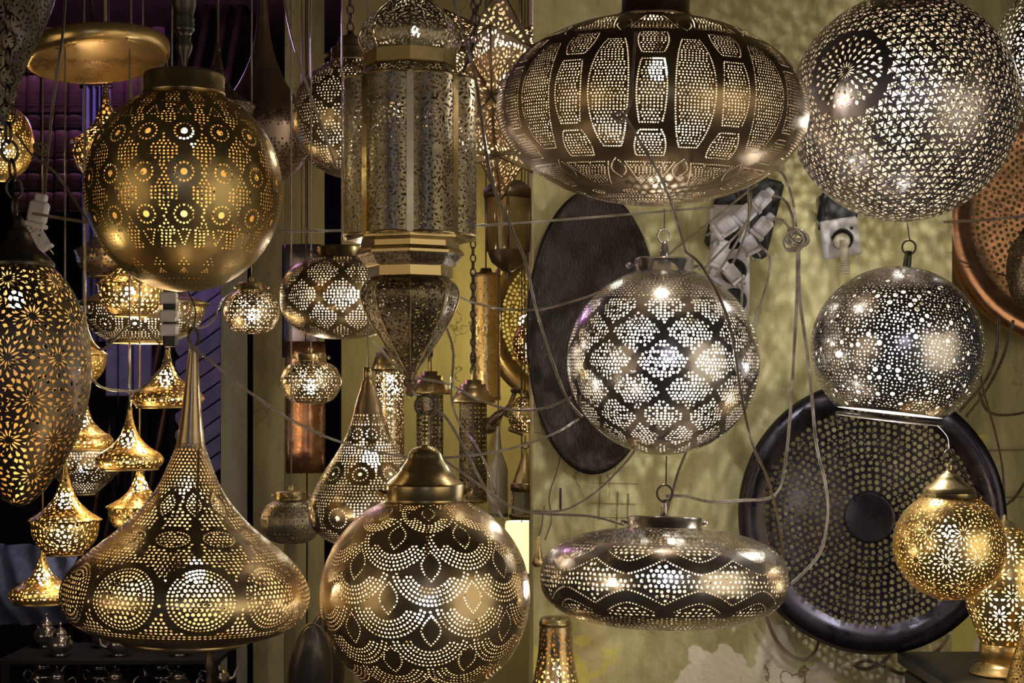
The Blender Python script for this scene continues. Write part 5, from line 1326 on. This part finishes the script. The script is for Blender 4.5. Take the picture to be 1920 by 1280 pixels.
cord('pale cord falling from the big knot down past the disc lamp', [(1496, 460, 3.06), (1494, 560, 3.05), (1490, 640, 3.02), (1484, 740, 2.98), (1478, 820, 2.95), (1470, 882, 2.92), (1462, 915, 2.9), (1440, 934, 2.85), (1390, 938, 2.7), (1330, 940, 2.6), (1285, 930, 2.5), (1250, 930, 2.42)], 1.8)
knot(1470, 884, 2.9, 6, 'small cord knot in front of the pierced tray', turns=3, r=1.5)
cord('second cord from the big knot curling over the pierced tray', [(1497, 458, 3.06), (1500, 560, 3.04), (1512, 650, 3.0), (1522, 740, 2.9), (1530, 830, 2.88), (1546, 900, 2.86), (1552, 960, 2.86), (1540, 1030, 2.86), (1510, 1070, 2.86), (1482, 1095, 2.86)], 1.9)
cord('thick loop of cord on the wall under the disc lamp', [(1436, 1150, 3.22), (1450, 1190, 3.24), (1475, 1222, 3.25), (1505, 1236, 3.25), (1528, 1220, 3.25), (1538, 1190, 3.24)], 2.2, 'cord_brown')
cord('thick curling cord on the wall under the pierced tray', [(1680, 1215, 3.24), (1655, 1240, 3.24), (1625, 1254, 3.24), (1605, 1248, 3.24), (1625, 1238, 3.23), (1660, 1250, 3.23), (1695, 1262, 3.23), (1735, 1240, 3.23), (1775, 1200, 3.23), (1792, 1160, 3.2)], 2.4, 'cord_brown')
cord('double cord from the scale globe collar to the disc lamp', [(830, 860, 2.2), (900, 910, 2.25), (960, 950, 2.3), (1010, 962, 2.3), (1110, 968, 2.3), (1170, 984, 2.3)], 1.6)
cord('pale cord climbing from wall corner to silvery globe', [(1000, 958, 2.5), (1060, 955, 2.5), (1120, 920, 2.5), (1170, 870, 2.5), (1190, 845, 2.5)], 1.4)
cord('clear cord winding down past the dark tube lamp on chain', [(832, 600, 2.6), (850, 660, 2.7), (846, 740, 2.8), (860, 790, 2.8), (890, 830, 2.7), (915, 880, 2.5), (930, 930, 2.3)], 1.5)
cord('clear cord from the big ring falling over the scale globe', [(795, 775, 2.06), (820, 770, 2.06), (845, 795, 2.07), (880, 860, 2.09), (915, 925, 2.11), (945, 975, 2.12)], 1.7)
cord('dark cable hanging on the wall under the oval tray', [(1052, 845, 3.27), (1045, 880, 3.28), (1030, 930, 3.28), (1034, 975, 3.28), (1022, 1012, 3.27)], 1.6, 'cord_dark', False)
cord('diagonal cord in front of the dotted globe', [(528, -30, 2.6), (545, 60, 2.6), (575, 160, 2.62), (605, 240, 2.63), (632, 318, 2.65)], 1.6)
cord('pair of clear flexes behind the disc lamp ring', [(1290, 838, 2.5), (1270, 890, 2.48), (1256, 940, 2.44), (1246, 972, 2.4)], 1.6)
cord('dark cord crossing the tiles in front of the plate', [(124, -40, 2.55), (118, 60, 2.55), (108, 130, 2.55), (95, 230, 2.55), (86, 330, 2.52), (84, 372, 2.5)], 2.0, 'cord_brown')
cord('dark looping cord at the left above the hanging plug', [(30, 250, 2.5), (60, 290, 2.5), (100, 320, 2.5), (130, 360, 2.5), (165, 415, 2.45)], 1.6, 'cord_dark')
knot(75, 276, 2.5, 13, 'dark cord knot at the left before the tiles', 'cord_dark', 5)
cord('pale cord from hanging plug to the eye patterned globe', [(60, 400, 2.46), (110, 408, 2.46), (170, 418, 2.4)], 1.7, 'cord_brown')
cord('sagging cord between egg lamp and small pendants', [(166, 705, 2.6), (190, 725, 2.65), (225, 732, 2.7), (265, 728, 2.75), (320, 672, 2.7)], 1.7)
cord('crossing cord in front of the wide pendant', [(150, 620, 2.7), (190, 655, 2.7), (240, 610, 2.7), (262, 604, 2.7), (300, 645, 2.7)], 1.4, 'cord_brown')
cord('thin white cord swinging right under eye patterned globe', [(335, 544, 2.27), (330, 600, 2.5), (350, 600, 2.6), (372, 615, 2.62), (400, 600, 2.65), (418, 560, 2.7), (452, 537, 2.94)], 1.3)
cord('pair of dark cables right of the starry dome', [(1872, 590, 3.3), (1870, 650, 3.3), (1850, 710, 3.3), (1800, 770, 3.1)], 2.0, 'cord_dark')
cord('brown cable beside the dark pair right of the starry dome', [(1900, 600, 3.4), (1880, 670, 3.4), (1850, 730, 3.3), (1812, 780, 3.1)], 1.8, 'cord_dark')
cord('light brown cord falling on the recess wall at right', [(1836, 690, 3.5), (1846, 740, 3.6), (1866, 810, 3.8), (1880, 880, 3.85), (1884, 960, 3.85), (1892, 1040, 3.85)], 1.6, 'cord_brown')
cord('cable fixed level along the recess wall, upper one', [(1846, 870, 3.92), (1852, 848, 3.92), (1870, 844, 3.92), (1990, 842, 3.92)], 1.6, 'cord_brown', False)
cord('cable fixed level along the recess wall, lower one', [(1800, 934, 3.92), (1880, 932, 3.92), (1990, 930, 3.92)], 1.6, 'cord_brown', False)
cord('dark cable drooping across the recess wall', [(1836, 735, 3.7), (1850, 768, 3.75), (1880, 778, 3.8), (1930, 770, 3.85), (1990, 740, 3.9)], 1.7, 'cord_dark')
cord('dark cable swooping behind the rosette globe cap', [(1840, 945, 3.7), (1875, 950, 3.75), (1900, 935, 3.8), (1925, 900, 3.85), (1960, 850, 3.9)], 1.7, 'cord_dark')
cord('clear cord taut across the copper tray', [(1770, 416, 3.2), (1850, 412, 3.2), (1930, 404, 3.2), (1990, 398, 3.2)], 1.6)
cord('thin brown cord slanting across the copper tray', [(1778, 480, 3.80), (1830, 500, 3.82), (1895, 520, 3.80)], 1.2, 'cord_brown')

# dark poles leaning in the upper left gloom
for i, (x0, x1, lab) in enumerate(((300, 372, 'leftmost dark pole leaning behind the turned stem'), (330, 402, 'second dark pole leaning behind the turned stem'), (362, 436, 'third dark pole leaning left of the horn lamp'), (392, 462, 'rightmost dark pole leaning beside the horn lamp'))):
    a = P(x0, 330, 5.0); b = P(x1, -40, 5.0); d = (b-a).normalized(); a = a-d*(a.z/d.z); b = b+d*((CEIL-b.z)/d.z)
    po = empty('leaning_pole', a, lab, 'pole', 'dark poles in the gloom')
    MB().tube([(0, 0, 0), b-a], 8*5.0/F, 8).build('shaft', M['dark_bronze'], po); MB().tube([(b-a)*.3, (b-a)*.34], 11*5.0/F, 8).build('band', M['tea_silver'], po)

# grooves and a slot scored into the plaster below the oval tray
M['groove'] = plain('groove', (0.20, 0.17, 0.08), 0.9, 0, (0.30, 0.26, 0.12), 60)
for x_, y0, y1, x1 in ((1124, 890, 975, 0), (1157, 922, 990, 0), (1177, 925, 972, 0), (1108, 906, 0, 1196), (1108, 944, 0, 1192), (1112, 970, 0, 1180)):
    if x1: MB().box((X((x_+x1)/2, WR), WR-.0004, Z(y0, WR)), (X(x1, WR)-X(x_, WR), .0016, .0016), (0, R(1.5), 0)).build('groove', M['groove'], wall, False)
    else: MB().box((X(x_, WR), WR-.0004, Z((y0+y1)/2, WR)), (.0034, .0016, Z(y0, WR)-Z(y1, WR)), (0, R(2), 0)).build('groove', M['groove'], wall, False)
MB().box((X(1051, WR), WR-.0004, Z(935, WR)), (.004, .0016, Z(915, WR)-Z(956, WR))).build('slot', M['plastic_black'], wall, False)
